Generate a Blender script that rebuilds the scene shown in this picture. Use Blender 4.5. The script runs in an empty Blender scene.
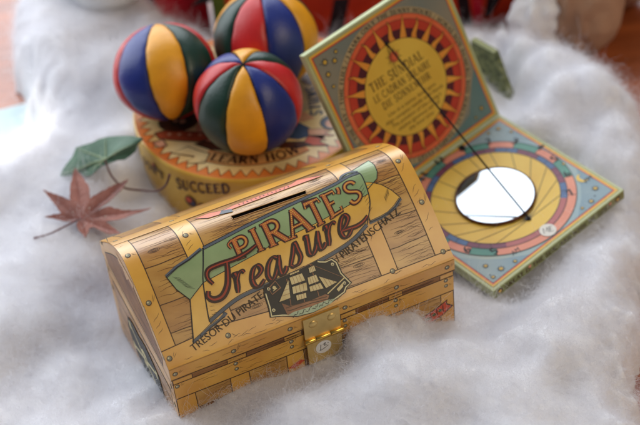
import bpy, bmesh, math, random
import numpy as np
from mathutils import Vector, Matrix
from mathutils.geometry import tessellate_polygon

random.seed(7); rng = np.random.default_rng(11)
scene = bpy.context.scene
COL = scene.collection
CM = 0.01                      # the scene is laid out in centimetres and built in metres

# ------------------------------------------------------------------ camera, world, lamps, exposure
cam_d = bpy.data.cameras.new('camera'); cam = bpy.data.objects.new('camera', cam_d); COL.objects.link(cam)
cam_d.sensor_width = 36.0; cam_d.lens = 84.68; cam_d.clip_start = 0.02; cam_d.clip_end = 50
R_ = Vector((0.994304, -0.070964, -0.079521)); U_ = Vector((0.106581, 0.662029, 0.741861)); F_ = Vector((0, 0.746111, -0.665822))
CAM = Vector((0.0, -53.8639, 48.0676))
m = Matrix.Identity(4)
for i in range(3):
    m[i][0] = R_[i]; m[i][1] = U_[i]; m[i][2] = -F_[i]; m[i][3] = CAM[i] * CM
cam.matrix_world = m
cam_d.dof.use_dof = True; cam_d.dof.focus_distance = 0.622; cam_d.dof.aperture_fstop = 8.5; cam_d.dof.aperture_blades = 9
scene.camera = cam

world = bpy.data.worlds.new('World'); scene.world = world; world.use_nodes = True
bg = world.node_tree.nodes['Background']; bg.inputs[0].default_value = (0.72, 0.79, 1.0, 1); bg.inputs[1].default_value = 0.17

def area(name, loc, target, sx, sy, power, color):
    d = bpy.data.lights.new(name, 'AREA'); d.shape = 'RECTANGLE'; d.size = sx * CM; d.size_y = sy * CM
    d.energy = power; d.color = color
    o = bpy.data.objects.new(name, d); COL.objects.link(o); o.location = Vector(loc) * CM
    o.rotation_euler = (Vector(target) - Vector(loc)).to_track_quat('-Z', 'Y').to_euler()
    return o
area('window_light', (-42, 86, 62), (0, 0, 0), 220, 150, 40.0, (0.88, 0.94, 1.0))
area('room_light', (75, -60, 95), (0, -5, 0), 70, 60, 6.0, (1.0, 0.82, 0.56))
sd = bpy.data.lights.new('sunbeam', 'SPOT'); sd.energy = 55; sd.spot_size = math.radians(4.6); sd.spot_blend = 0.7; sd.color = (1.0, 0.9, 0.75)
sd.shadow_soft_size = 0.01
so = bpy.data.objects.new('sunbeam', sd); COL.objects.link(so); so.location = Vector((-60, 60, 60)) * CM
so.rotation_euler = (Vector((-17.2, 10.2, 0)) - Vector((-60, 60, 60))).to_track_quat('-Z', 'Y').to_euler()

scene.view_settings.view_transform = 'Standard'; scene.view_settings.look = 'None'
scene.view_settings.exposure = 0.0; scene.view_settings.gamma = 1.0
scene.render.film_transparent = False

# ------------------------------------------------------------------ materials
def lin(c):
    return tuple(((v / 255) / 12.92 if v <= 10 else (((v / 255) + 0.055) / 1.055) ** 2.4) for v in c)
MATS = {}
def mat(name, rgb, rough=0.42, var=0.12, scale=90, spec=0.4, metal=0.0, bump=0.0, bscale=400, stretch=None, coat=0.0, rgb2=None, detail=4):
    """a print or surface colour with a procedural mottling"""
    if name in MATS: return MATS[name]
    mt = bpy.data.materials.new(name); mt.use_nodes = True; MATS[name] = mt
    nt = mt.node_tree; b = nt.nodes['Principled BSDF']
    b.inputs['Roughness'].default_value = rough; b.inputs['Metallic'].default_value = metal
    b.inputs['Specular IOR Level'].default_value = spec
    b.inputs['Coat Weight'].default_value = coat; b.inputs['Coat Roughness'].default_value = 0.28
    c = lin(rgb); c2 = lin(rgb2) if rgb2 else tuple(x * (1 - var) for x in c)
    tc = nt.nodes.new('ShaderNodeTexCoord'); mp = nt.nodes.new('ShaderNodeMapping'); nt.links.new(tc.outputs['Object'], mp.inputs[0])
    if stretch: mp.inputs['Scale'].default_value = stretch
    nz = nt.nodes.new('ShaderNodeTexNoise'); nz.inputs['Scale'].default_value = scale; nz.inputs['Detail'].default_value = detail
    nt.links.new(mp.outputs[0], nz.inputs['Vector'])
    rp = nt.nodes.new('ShaderNodeValToRGB'); rp.color_ramp.elements[0].position = 0.32; rp.color_ramp.elements[1].position = 0.68
    rp.color_ramp.elements[0].color = (*c2, 1); rp.color_ramp.elements[1].color = (*c, 1)
    nt.links.new(nz.outputs['Fac'], rp.inputs[0]); nt.links.new(rp.outputs[0], b.inputs['Base Color'])
    if bump:
        n2 = nt.nodes.new('ShaderNodeTexNoise'); n2.inputs['Scale'].default_value = bscale; n2.inputs['Detail'].default_value = 3
        nt.links.new(tc.outputs['Object'], n2.inputs['Vector'])
        bp = nt.nodes.new('ShaderNodeBump'); bp.inputs['Strength'].default_value = bump; bp.inputs['Distance'].default_value = 0.0006
        nt.links.new(n2.outputs['Fac'], bp.inputs['Height']); nt.links.new(bp.outputs[0], b.inputs['Normal'])
    return mt

INK = mat('printed_ink', (74, 50, 32), var=0.2)
CAPT = mat('printed_caption', (48, 32, 22), var=0.2)
GRAIN = mat('printed_grain', (96, 62, 34), var=0.2)
INKG = mat('printed_dark_ink', (34, 33, 36), var=0.2)
WOOD = mat('printed_wood', (198, 152, 76), rgb2=(170, 120, 50), scale=70, rough=.32, spec=.55, coat=.4, stretch=(.6, 2.2, 2.2))
WOODP = mat('printed_plank', (188, 138, 66), rgb2=(158, 106, 42), scale=80, rough=.32, spec=.55, coat=.4, stretch=(.6, 2.2, 2.2))
WOODR = mat('printed_dark_plank', (158, 108, 54), rgb2=(128, 80, 36), scale=80, rough=.36)
STRAP = mat('printed_yellow_band', (224, 170, 66), rgb2=(204, 142, 42), scale=45, rough=.32, spec=.55, coat=.55)
GREEN = mat('printed_green', (148, 166, 114), rgb2=(126, 148, 96), scale=70, rough=.32, spec=.55, coat=.55)
YEL = mat('printed_yellow', (226, 178, 70), rgb2=(208, 154, 46), scale=70, rough=.32, spec=.55, coat=.55)
GREY = mat('printed_slate', (92, 98, 106), var=0.2)
RED = mat('printed_red', (205, 82, 48), var=0.15)
REDB = mat('printed_brick', (166, 62, 36), var=0.2)
PINK = mat('printed_salmon', (228, 130, 100), var=0.15)
RUST = mat('printed_rust', (62, 34, 22), var=0.25)
ORANGE = mat('printed_orange', (190, 108, 54), var=0.2)
CREAM = mat('printed_cream', (226, 212, 160), var=0.12)
BLACK = mat('printed_black', (36, 34, 32), var=0.2)
RIVET = mat('printed_rivet', (142, 136, 112), var=0.25)
BRASS = mat('brass', (222, 190, 120), rough=0.42, metal=0.6, var=0.15, scale=150, bump=0.05)
BRASS2 = mat('polished_brass', (226, 178, 84), rough=0.22, metal=1.0, var=0.1, scale=150)
SLOT = mat('slot_painted_shade', (10, 8, 7), rough=1.0, spec=0.0)
PAPER = mat('sticker_paper', (226, 222, 214), rough=0.7, var=0.05)
TINOLIVE = mat('tin_wall_yellow', (220, 180, 76), rgb2=(202, 156, 54), scale=50, rough=0.32, spec=0.5)
TINCREAM = mat('tin_cream', (230, 204, 148), rgb2=(218, 176, 108), scale=50, rough=0.3, spec=0.5)
TINORANGE = mat('tin_orange', (222, 132, 58), rgb2=(208, 106, 42), scale=60, rough=0.3, spec=0.5)
TINBROWN = mat('tin_brown', (92, 48, 28), rgb2=(66, 34, 22), scale=120, rough=0.3)
TINBLUE = mat('tin_blue', (58, 76, 108), rgb2=(44, 54, 74), scale=120, rough=0.3)
TINSKIN = mat('tin_skin', (222, 166, 128), rgb2=(196, 128, 96), scale=160, rough=0.3)
SKYB = mat('dial_sky', (140, 166, 176), rgb2=(164, 172, 158), scale=28, rough=0.4)
SKYL = mat('dial_lid_sky', (140, 132, 112), rgb2=(92, 116, 118), scale=22, rough=0.4)
PALEG = mat('dial_pale_green', (186, 190, 142), rgb2=(168, 176, 130), scale=60, rough=0.4)
DYEL = mat('dial_yellow', (226, 188, 72), rgb2=(214, 170, 56), scale=40, rough=0.4)
DORANGE = mat('dial_orange', (224, 112, 66), rgb2=(210, 92, 52), scale=60, rough=0.4)
DRED = mat('dial_red', (196, 66, 36), rgb2=(176, 50, 28), scale=60, rough=0.4)
MAROON = mat('dial_maroon', (92, 26, 30), rgb2=(74, 20, 28), scale=60, rough=0.4)
SALMON = mat('dial_salmon', (222, 144, 116), rgb2=(208, 124, 98), scale=60, rough=0.4)
TEAL = mat('dial_teal', (86, 146, 128), rgb2=(70, 128, 114), scale=60, rough=0.4)
PURPLE = mat('dial_purple', (124, 58, 84), rgb2=(108, 46, 70), scale=60, rough=0.4)
DBLUE = mat('dial_blue', (74, 104, 150), rgb2=(62, 88, 132), scale=60, rough=0.4)
RAY = mat('sun_ray', (232, 164, 60), rgb2=(220, 140, 44), scale=60, rough=0.4)
DTEXT = mat('dial_text', (88, 62, 24), var=0.2)
EDGEG = mat('dial_edge', (140, 140, 88), rgb2=(118, 124, 76), scale=50, rough=0.45)
MOTTLE = mat('mottled_green', (124, 128, 82), rgb2=(50, 62, 36), scale=330, rough=0.5)

# ------------------------------------------------------------------ object helpers
ORIG = {}
def tag(o, label=None, cat=None, group=None, kind=None):
    if label: o['label'] = label
    if cat: o['category'] = cat
    if group: o['group'] = group
    if kind: o['kind'] = kind
    return o
def thing(name, loc, label, cat, group=None):
    o = bpy.data.objects.new(name, None); o.empty_display_size = 0.01; COL.objects.link(o)
    o.location = Vector(loc) * CM; ORIG[o.name] = Vector(loc)
    return tag(o, label, cat, group)
def link_mesh(name, verts, faces, mats, midx, parent=None, smooth=False, origin=(0, 0, 0)):
    base = ORIG[parent.name] if parent is not None else Vector(origin)
    me = bpy.data.meshes.new(name)
    me.from_pydata([tuple((Vector(v) - base) * CM) for v in verts], [], faces)
    for mt in mats: me.materials.append(mt)
    if midx is not None: me.polygons.foreach_set('material_index', midx)
    if smooth is True: me.polygons.foreach_set('use_smooth', [True] * len(faces))
    elif smooth: me.polygons.foreach_set('use_smooth', smooth)
    me.update()
    o = bpy.data.objects.new(name, me); COL.objects.link(o)
    if parent is None: o.location = base * CM
    else: o.parent = parent
    ORIG[o.name] = base
    return o
class MB:
    """collects faces with materials for ONE mesh object"""
    def __init__(s): s.v = []; s.f = []; s.m = []; s.mats = []; s.s = []
    def mi(s, mt):
        if mt not in s.mats: s.mats.append(mt)
        return s.mats.index(mt)
    def add(s, vs, fs, mt, smooth=False):
        k = len(s.v); s.v += [tuple(v) for v in vs]; i = s.mi(mt)
        for f in fs: s.f.append(tuple(k + q for q in f)); s.m.append(i); s.s.append(smooth)
    def grid(s, rows, mt, closed_u=False, smooth=True):
        n = len(rows[0]); vs = [p for r in rows for p in r]; fs = []
        for i in range(len(rows) - 1):
            for j in range(n if closed_u else n - 1):
                a = i * n + j; b = i * n + (j + 1) % n
                fs.append((a, b, b + n, a + n))
        s.add(vs, fs, mt, smooth)
    def slab(s, O, ex, ey, ez, lx, ly, lz, mt, bev=0.0):
        """box with edges from O along unit vectors, edges rounded off by a bevel"""
        bm = bmesh.new(); bmesh.ops.create_cube(bm, size=1)
        for v in bm.verts: v.co = Vector(((v.co.x + .5) * lx, (v.co.y + .5) * ly, (v.co.z + .5) * lz))
        if bev: bmesh.ops.bevel(bm, geom=bm.edges[:], offset=bev, segments=2, affect='EDGES', profile=0.6)
        bm.verts.index_update()
        O = Vector(O)
        s.add([O + ex * v.co.x + ey * v.co.y + ez * v.co.z for v in bm.verts], [[v.index for v in f.verts] for f in bm.faces], mt, False)
        bm.free()
    def tube(s, pts, rad, mt, n=8, caps=True):
        pts = [Vector(p) for p in pts]; rows = []
        rr = rad if hasattr(rad, '__len__') else [rad] * len(pts)
        up = Vector((0.123, 0.31, 0.94))
        for i, p in enumerate(pts):
            t = (pts[min(i + 1, len(pts) - 1)] - pts[max(i - 1, 0)]).normalized()
            x = t.cross(up).normalized(); y = x.cross(t)
            rows.append([p + (x * math.cos(a) + y * math.sin(a)) * rr[i] for a in [2 * math.pi * k / n for k in range(n)]])
        s.grid(rows, mt, True)
        if caps:
            s.add(rows[0], [tuple(range(n))[::-1]], mt); s.add(rows[-1], [tuple(range(n))], mt)
    def dome(s, c, ex, ey, ez, r, h, mt, n=18, rings=5):
        rows = []
        for i in range(rings):
            a = i / (rings - 1) * math.pi / 2 * 0.98
            rows.append([c + ex * (r * math.cos(a) * math.cos(t)) + ey * (r * math.cos(a) * math.sin(t)) + ez * (h * math.sin(a)) for t in [2 * math.pi * k / n for k in range(n)]])
        s.grid(rows, mt, True); s.add(rows[-1], [tuple(range(n))], mt, True)
    def build(s, name, parent=None, origin=(0, 0, 0), smooth=None):
        return link_mesh(name, s.v, s.f, s.mats, s.m, parent, smooth if smooth is not None else s.s, origin)

# ---------- 2-D curves
def crom(pts, n=8, closed=False):
    P = [Vector(p) for p in pts]; out = []; N = len(P)
    for i in range(N if closed else N - 1):
        if closed: p0, p1, p2, p3 = P[i - 1], P[i], P[(i + 1) % N], P[(i + 2) % N]
        else: p0, p1, p2, p3 = P[max(i - 1, 0)], P[i], P[i + 1], P[min(i + 2, N - 1)]
        for k in range(n):
            t = k / n
            out.append(0.5 * ((2 * p1) + (p2 - p0) * t + (2 * p0 - 5 * p1 + 4 * p2 - p3) * t * t + (3 * p1 - p0 - 3 * p2 + p3) * t ** 3))
    if not closed: out.append(P[-1])
    return out
def arc(cx, cy, rx, ry, a0, a1, n=20):
    return [(cx + rx * math.cos(math.radians(a0 + (a1 - a0) * k / n)), cy + ry * math.sin(math.radians(a0 + (a1 - a0) * k / n))) for k in range(n + 1)]

class Art:
    """flat print: polygons and strokes in the (u, v) of a surface, laid on it in thin layers"""
    def __init__(s, surf, maxd=None, step=0.0035, base=0.004):
        s.surf = surf; s.maxd = maxd; s.t = []; s.step = step; s.base = base
    def tri(s, a, b, c, mt, L): s.t.append(((a[0], a[1]), (b[0], b[1]), (c[0], c[1]), mt, L))
    def poly(s, pts, mt, L=0, holes=()):
        loops = [[Vector((p[0], p[1], 0)) for p in pts]] + [[Vector((p[0], p[1], 0)) for p in h] for h in holes]
        flat = [p for l in loops for p in l]
        for t in tessellate_polygon(loops): s.tri(flat[t[0]], flat[t[1]], flat[t[2]], mt, L)
    def stroke(s, pts, w, mt, L=1, closed=False, taper=False):
        P = [Vector((p[0], p[1])) for p in pts]; n = len(P); ww = w if hasattr(w, '__len__') else [w] * n
        if taper: ww = [x * (0.25 + 0.75 * math.sin(math.pi * min(max(i / (n - 1), .04), .96))) for i, x in enumerate(ww)]
        l, r = [], []
        for i in range(n):
            a = P[(i - 1) % n] if closed or i > 0 else P[i]; b = P[(i + 1) % n] if closed or i < n - 1 else P[i]
            d = b - a
            if d.length < 1e-9: d = Vector((1, 0))
            d.normalize(); nn = Vector((-d.y, d.x))
            k = 1.0
            if (closed or 0 < i < n - 1):
                d1 = (P[i] - a); d1 = d1.normalized() if d1.length > 1e-9 else d
                k = 1 / max(0.5, abs(d1.dot(d)))
            l.append(P[i] + nn * ww[i] * .5 * k); r.append(P[i] - nn * ww[i] * .5 * k)
        for i in range(n if closed else n - 1):
            j = (i + 1) % n
            s.tri(l[i], r[i], r[j], mt, L); s.tri(l[i], r[j], l[j], mt, L)
    def disc(s, c, r, mt, L=0, n=40, ry=None, r0=0):
        ry = ry or r
        o = [(c[0] + r * math.cos(2 * math.pi * k / n), c[1] + ry * math.sin(2 * math.pi * k / n)) for k in range(n)]
        s.poly(o, mt, L) if not r0 else s.ring(c, r0, r, mt, L)
    def ring(s, c, r0, r1, mt, L=0, a0=0, a1=360, n=72):
        m_ = max(2, int(n * abs(a1 - a0) / 360))
        for k in range(m_):
            t0 = math.radians(a0 + (a1 - a0) * k / m_); t1 = math.radians(a0 + (a1 - a0) * (k + 1) / m_)
            q = [(c[0] + r * math.cos(t), c[1] + r * math.sin(t)) for r, t in ((r0, t0), (r1, t0), (r1, t1), (r0, t1))]
            s.tri(q[0], q[1], q[2], mt, L); s.tri(q[0], q[2], q[3], mt, L)
    def circle(s, c, r, w, mt, L=1, n=48, ry=None):
        ry = ry or r
        s.stroke([(c[0] + r * math.cos(2 * math.pi * k / n), c[1] + ry * math.sin(2 * math.pi * k / n)) for k in range(n)], w, mt, L, closed=True)
    def mapped(s, f):
        """a view of this art in which points pass through f first"""
        o = Art(None); o.t = None; par = s
        class View(Art):
            def __init__(v): pass
            def tri(v, a, b, c, mt, L): par.tri(f(a), f(b), f(c), mt, L)
        return View()
    def emit(s, mb):
        T = []
        for a, b, c, mt, L in s.t:
            st = [(a, b, c)]
            while st:
                q = st.pop()
                if s.maxd:
                    e = [abs(q[i][1] - q[(i + 1) % 3][1]) for i in range(3)]; k = e.index(max(e))
                    if e[k] > s.maxd:
                        p0, p1, p2 = q[k], q[(k + 1) % 3], q[(k + 2) % 3]; mm = ((p0[0] + p1[0]) / 2, (p0[1] + p1[1]) / 2)
                        st += [(p0, mm, p2), (mm, p1, p2)]; continue
                T.append((q, mt, L))
        for q, mt, L in T:
            area2 = (q[1][0] - q[0][0]) * (q[2][1] - q[0][1]) - (q[2][0] - q[0][0]) * (q[1][1] - q[0][1])
            if abs(area2) < 1e-9: continue
            if area2 < 0: q = (q[0], q[2], q[1])
            h = s.base + s.step * L
            mb.add([s.surf(p[0], p[1], h) for p in q], [(0, 1, 2)], mt, bool(s.maxd))

# ---------- lettering: built-in outline font and a small serif stroke font
def text_tris(txt, shear=0.0):
    cu = bpy.data.curves.new('tmp_text', 'FONT'); cu.body = txt; cu.size = 1.0; cu.shear = shear; cu.resolution_u = 3
    o = bpy.data.objects.new('tmp_text', cu); COL.objects.link(o)
    dg = bpy.context.evaluated_depsgraph_get(); me = bpy.data.meshes.new_from_object(o.evaluated_get(dg))
    me.calc_loop_triangles()
    V = [v.co for v in me.vertices]; T = [[(V[i].x, V[i].y) for i in t.vertices] for t in me.loop_triangles]
    bpy.data.objects.remove(o); bpy.data.curves.remove(cu); bpy.data.meshes.remove(me)
    return T
CAPH = None
def sans(art, txt, x0, x1, f, cap, mt, L=3, shear=0.0):
    """text fitted to x0..x1 with capital height cap; f maps (x, y) to the art plane"""
    global CAPH
    if CAPH is None: CAPH = max(p[1] for t in text_tris('H') for p in t)
    T = text_tris(txt, shear); xs = [p[0] for t in T for p in t]; a, b = min(xs), max(xs)
    for t in T:
        q = [f((x0 + (p[0] - a) / (b - a) * (x1 - x0), p[1] / CAPH * cap)) for p in t]
        art.tri(q[0], q[1], q[2], mt, L)
G = {  # glyph: width, strokes (t thick / n thin), serif feet (x, y, half width)
 'A': (.92, [('n', [(.1, 0), (.46, 1)]), ('t', [(.46, 1), (.82, 0)]), ('n', [(.22, .35), (.7, .35)])], [(.1, 0, .13), (.82, 0, .15)]),
 'B': (.74, [('t', [(.2, 0), (.2, 1)]), ('m', [(.2, .97)] + arc(.4, .75, .2, .22, 90, -90) + [(.2, .53)]), ('m', [(.4, .53)] + arc(.42, .28, .25, .25, 90, -90) + [(.2, .03)])], [(.14, 0, .1), (.14, 1, .1)]),
 'C': (.84, [('m', arc(.5, .5, .4, .48, 48, 312))], [(.76, .86, .0)]),
 'D': (.88, [('t', [(.2, 0), (.2, 1)]), ('m', [(.2, .97)] + arc(.4, .5, .38, .47, 90, -90) + [(.2, .03)])], [(.14, 0, .1), (.14, 1, .1)]),
 'E': (.76, [('t', [(.2, 0), (.2, 1)]), ('n', [(.2, .96), (.66, .96), (.66, .8)]), ('n', [(.2, .52), (.52, .52)]), ('n', [(.2, .04), (.68, .04), (.68, .22)])], [(.14, 0, .1), (.14, 1, .1)]),
 'F': (.7, [('t', [(.2, 0), (.2, 1)]), ('n', [(.2, .96), (.64, .96), (.64, .8)]), ('n', [(.2, .52), (.5, .52)])], [(.2, 0, .16), (.14, 1, .1)]),
 'G': (.88, [('m', arc(.5, .5, .4, .48, 48, 340)), ('t', [(.8, .05), (.8, .42)])], [(.78, .42, .14)]),
 'H': (.92, [('t', [(.2, 0), (.2, 1)]), ('t', [(.72, 0), (.72, 1)]), ('n', [(.2, .5), (.72, .5)])], [(.2, 0, .15), (.2, 1, .15), (.72, 0, .15), (.72, 1, .15)]),
 'I': (.42, [('t', [(.21, 0), (.21, 1)])], [(.21, 0, .16), (.21, 1, .16)]),
 'J': (.5, [('t', [(.3, 1), (.3, .2), (.2, .02), (.06, .06)])], [(.3, 1, .16)]),
 'K': (.86, [('t', [(.2, 0), (.2, 1)]), ('n', [(.2, .42), (.7, 1)]), ('t', [(.36, .6), (.76, 0)])], [(.2, 0, .15), (.2, 1, .15), (.78, 0, .12), (.7, 1, .12)]),
 'L': (.7, [('t', [(.2, 0), (.2, 1)]), ('n', [(.2, .04), (.64, .04), (.64, .24)])], [(.14, 0, .1), (.2, 1, .15)]),
 'M': (1.06, [('n', [(.16, 0), (.2, 1)]), ('t', [(.2, 1), (.52, .1)]), ('n', [(.52, .1), (.84, 1)]), ('t', [(.84, 1), (.9, 0)])], [(.16, 0, .13), (.9, 0, .15), (.14, 1, .1), (.9, 1, .1)]),
 'N': (.94, [('n', [(.2, 0), (.2, 1)]), ('t', [(.2, 1), (.74, 0)]), ('n', [(.74, 0), (.74, 1)])], [(.2, 0, .14), (.16, 1, .12), (.74, 1, .14)]),
 'O': (.94, [('m', arc(.47, .5, .38, .48, 0, 360, 30))], []),
 'P': (.74, [('t', [(.2, 0), (.2, 1)]), ('m', [(.2, .97)] + arc(.42, .72, .25, .25, 90, -90) + [(.2, .47)])], [(.2, 0, .16), (.14, 1, .1)]),
 'Q': (.94, [('m', arc(.47, .5, .38, .48, 0, 360, 30)), ('t', [(.5, .2), (.84, -.14)])], []),
 'R': (.86, [('t', [(.2, 0), (.2, 1)]), ('m', [(.2, .97)] + arc(.42, .74, .24, .23, 90, -90) + [(.2, .51)]), ('t', [(.42, .5), (.76, 0)])], [(.2, 0, .15), (.14, 1, .1), (.78, 0, .11)]),
 'S': (.68, [('m', [(.58, .8), (.5, .95), (.33, 1), (.17, .93), (.12, .76), (.2, .6), (.36, .5), (.52, .4), (.59, .24), (.53, .08), (.36, 0), (.19, .03), (.1, .2)])], [(.59, .84, .0)]),
 'T': (.84, [('t', [(.42, 0), (.42, 1)]), ('n', [(.08, .78), (.1, .96), (.74, .96), (.76, .78)])], [(.42, 0, .16)]),
 'U': (.9, [('t', [(.2, 1), (.2, .3), (.28, .08), (.46, 0)]), ('n', [(.46, 0), (.64, .08), (.72, .3), (.72, 1)])], [(.2, 1, .15), (.72, 1, .14)]),
 'V': (.9, [('t', [(.12, 1), (.46, 0)]), ('n', [(.46, 0), (.8, 1)])], [(.12, 1, .14), (.8, 1, .13)]),
 'W': (1.2, [('t', [(.1, 1), (.36, 0)]), ('n', [(.36, 0), (.6, .9)]), ('t', [(.6, .9), (.84, 0)]), ('n', [(.84, 0), (1.1, 1)])], [(.1, 1, .13), (1.1, 1, .12)]),
 'X': (.88, [('t', [(.14, 1), (.76, 0)]), ('n', [(.12, 0), (.74, 1)])], [(.14, 1, .12), (.76, 0, .12)]),
 'Y': (.86, [('t', [(.12, 1), (.43, .45), (.43, 0)]), ('n', [(.43, .45), (.76, 1)])], [(.43, 0, .16), (.12, 1, .12), (.76, 1, .12)]),
 'Z': (.76, [('n', [(.1, .8), (.1, .96), (.64, .96)]), ('t', [(.64, .96), (.1, .04)]), ('n', [(.1, .04), (.66, .04), (.66, .22)])], []),
 "'": (.3, [('m', [(.17, 1.02), (.17, .85), (.1, .72)])], []),
 ',': (.28, [('m', [(.14, .06), (.14, -.04), (.06, -.18)])], []),
 '/': (.5, [('n', [(.05, -.05), (.45, 1.05)])], []),
 '.': (.26, [('m', [(.12, .0), (.12, .12)])], []),
}
TH = {'t': .17, 'n': .075, 'm': .13}
def serif(art, txt, x0, x1, f, cap, mt, L=3, k=1.0, gap=.06, italic=0.0):
    wid = [(G[c][0] if c in G else .4) + gap for c in txt]; tot = sum(wid); sc = (x1 - x0) / tot; x = 0.0
    for c, w in zip(txt, wid):
        if c in G:
            mp = lambda p, x=x: f((x0 + (x + p[0] + gap / 2 + italic * p[1]) * sc, p[1] * cap))
            V = art.mapped(mp)
            for kind, pts in G[c][1]:
                if len(pts) > 5 and kind == 'm' and c == 'S': pts = crom(pts, 4)
                Art.stroke(V, pts, TH[kind] * k, mt, L)
            for sx, sy, hw in G[c][2]:
                if hw: Art.stroke(V, [(sx - hw, sy + (.03 if sy < .5 else -.03)), (sx + hw, sy + (.03 if sy < .5 else -.03))], .07, mt, L)
        x += w

def lerp(tab, x):
    return float(np.interp(x, [t[0] for t in tab], [t[1] for t in tab]))
VX, VY, VZ = Vector((1, 0, 0)), Vector((0, 1, 0)), Vector((0, 0, 1))

# ------------------------------------------------------------------ the setting: table top
TZ = -2.9
TABLE = mat('orange_brown_wood', (176, 92, 44), rgb2=(128, 62, 30), scale=9, rough=0.3, spec=0.6, stretch=(1.0, 9.0, 1.0), detail=8, coat=.6)
mb = MB(); mb.slab((-110, -70, TZ - 3), VX, VY, VZ, 220, 260, 3, TABLE, 0.3)
tag(mb.build('table_surface'), kind='structure')

# ------------------------------------------------------------------ cotton wadding (ground cover round everything)
CTRL = np.array([
 # left side of the chest, corner, along its front
 (-10.5, -5.5, -1.5), (-9.4, -8.5, -1.2), (-8.0, -11, -.2), (-7.4, -12.8, .7), (-9.7, -3.2, -1.7), (-12.5, -8, -.5),
 (-5.7, -12.75, .85), (-4.15, -12.0, 1.1), (-1.4, -11.0, .65), (-.5, -10.7, .95), (.1, -10.4, .95), (.95, -10.2, 2.3), (2.0, -9.75, 2.3), (3.1, -9.3, 1.7), (4.9, -8.7, -.1), (5.7, -8.3, -.3),
 (-1, -14, 1.3), (-3.5, -15.5, .8), (2.5, -12.5, 2.4), (5, -11.5, 1.9), (8, -11, 1.3), (10, -9, .9), (6.5, -14.5, 1.6), (1.0, -17, 1.2), (10.5, -13, .4), (-7, -16, .2), (-12, -13, .1), (-14.5, -5, .2), (-18, -10, 0), (-16, 0, .1),
 # right of the chest and under the sundial
 (6.0, -6.5, -.7), (7.4, -7.2, -.9), (9.8, -4.6, -1.1), (12.3, -2.6, -.85), (13.8, -1.9, -.5), (9, -3, -1.3), (12, -.5, -.9), (6.5, -3.5, -1.5), (8.3, -5.6, -1.4), (13.8, -5, .4), (14.5, 2, .7), (8, 0, -1.5), (4.5, 0, -1.6), (10.5, 3, -1.0), (6, 2, -1.5), (12, 2, -.7), (10, 0, -1.3), (8, 3.5, -1.2),
 (13.0, 3.4, .35), (11.6, 5.0, .3), (12.9, 6.2, 1.6), (10.0, 7.3, -.6), (9.2, 7.4, -.8), (9.8, 8.4, -.4), (10.9, 7.4, -.1), (11.9, 8.4, 1.2), (9, 9, .1), (12.5, 8.5, 2.1), (11.6, 10.6, 1.7), (11.4, 12.4, 1.2), (9, 13, .8), (9.6, 10.2, -1.4), (8.8, 10.6, -1.2), (8.4, 9, -1.4), (10.2, 9.4, -.9), (10.4, 11.4, .4), (14.6, 5.8, 1.8), (15.2, 3.2, 1.2),
 (4, 9.5, .0), (3, 12, 1.2), (7, 10, .8), (5.5, 6, -.8),
 # left: leaves, behind the tin
 (-11, 1, -.1), (-13.4, 1.2, -.1), (-9.2, .6, -.8), (-8.9, 2.8, -1.0), (-7.2, .6, -1.3), (-10.4, 4.2, .3), (-12.6, 4.6, .0), (-9.6, 7.5, .5), (-12.5, 8.5, .7), (-14.4, 7, .4),
 (-10, 12, 1.2), (-13.5, 14, 1.4), (-12, 18.5, .5), (-10.5, 17, .5), (-10.5, 20.5, .3), (-7.6, 17, 1.0), (-4, 12.8, 1.0), (-2.6, 7, -2.6), (-5, 3.5, -2.4), (-6, 8.5, -2.3), (1.5, 8.5, -2.3), (-1, -4, -2.2), (0, -1, -2.0),
 (-8, -2, -1.2), (-15.5, 17, 1.3), (-14.5, 22, 1.4), (-9, 23, .3)])
EDGE = [(-19, -24), (11.4, -24), (11.9, -15), (12.6, -11), (13.6, -8), (15.6, -3.5), (16.9, 1), (17.0, 4), (16.7, 6.6), (15.4, 9.2), (13.8, 11.6), (11.8, 13.4), (8.6, 14.2), (4, 14.6), (-3, 15), (-5.2, 16.6), (-8, 18.4), (-8.4, 22), (-9.5, 26), (-15.8, 26), (-16.6, 19), (-16.0, 15), (-14.9, 12.2), (-14.3, 10.6), (-15.6, 8.8), (-18.5, 7.0), (-23, 5), (-23, -24)]
E_ = np.array(EDGE, float)
def edge_dist(X, Y):
    """signed distance inside the outline of the wadding"""
    best = np.full(X.shape, 1e9); ins = np.zeros(X.shape, bool)
    for i in range(len(E_)):
        a = E_[i]; b = E_[(i + 1) % len(E_)]; d = b - a
        t = np.clip(((X - a[0]) * d[0] + (Y - a[1]) * d[1]) / (d @ d), 0, 1)
        best = np.minimum(best, np.hypot(X - a[0] - t * d[0], Y - a[1] - t * d[1]))
        c = ((a[1] > Y) != (b[1] > Y)); xx = a[0] + (Y - a[1]) / (d[1] if abs(d[1]) > 1e-9 else 1e-9) * d[0]
        ins ^= c & (X < xx)
    return np.where(ins, best, -best)
class VN:
    def __init__(s, seed): s.g = np.random.default_rng(seed).random((64, 64))
    def __call__(s, x, y):
        xi = np.floor(x).astype(int); yi = np.floor(y).astype(int); fx = x - xi; fy = y - yi
        fx = fx * fx * (3 - 2 * fx); fy = fy * fy * (3 - 2 * fy); g = s.g
        a = g[xi % 64, yi % 64]; b = g[(xi + 1) % 64, yi % 64]; c = g[xi % 64, (yi + 1) % 64]; d = g[(xi + 1) % 64, (yi + 1) % 64]
        return (a * (1 - fx) + b * fx) * (1 - fy) + (c * (1 - fx) + d * fx) * fy - .5
N1, N2, N3, N4, N5 = [VN(k) for k in (1, 2, 3, 4, 5)]
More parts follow.
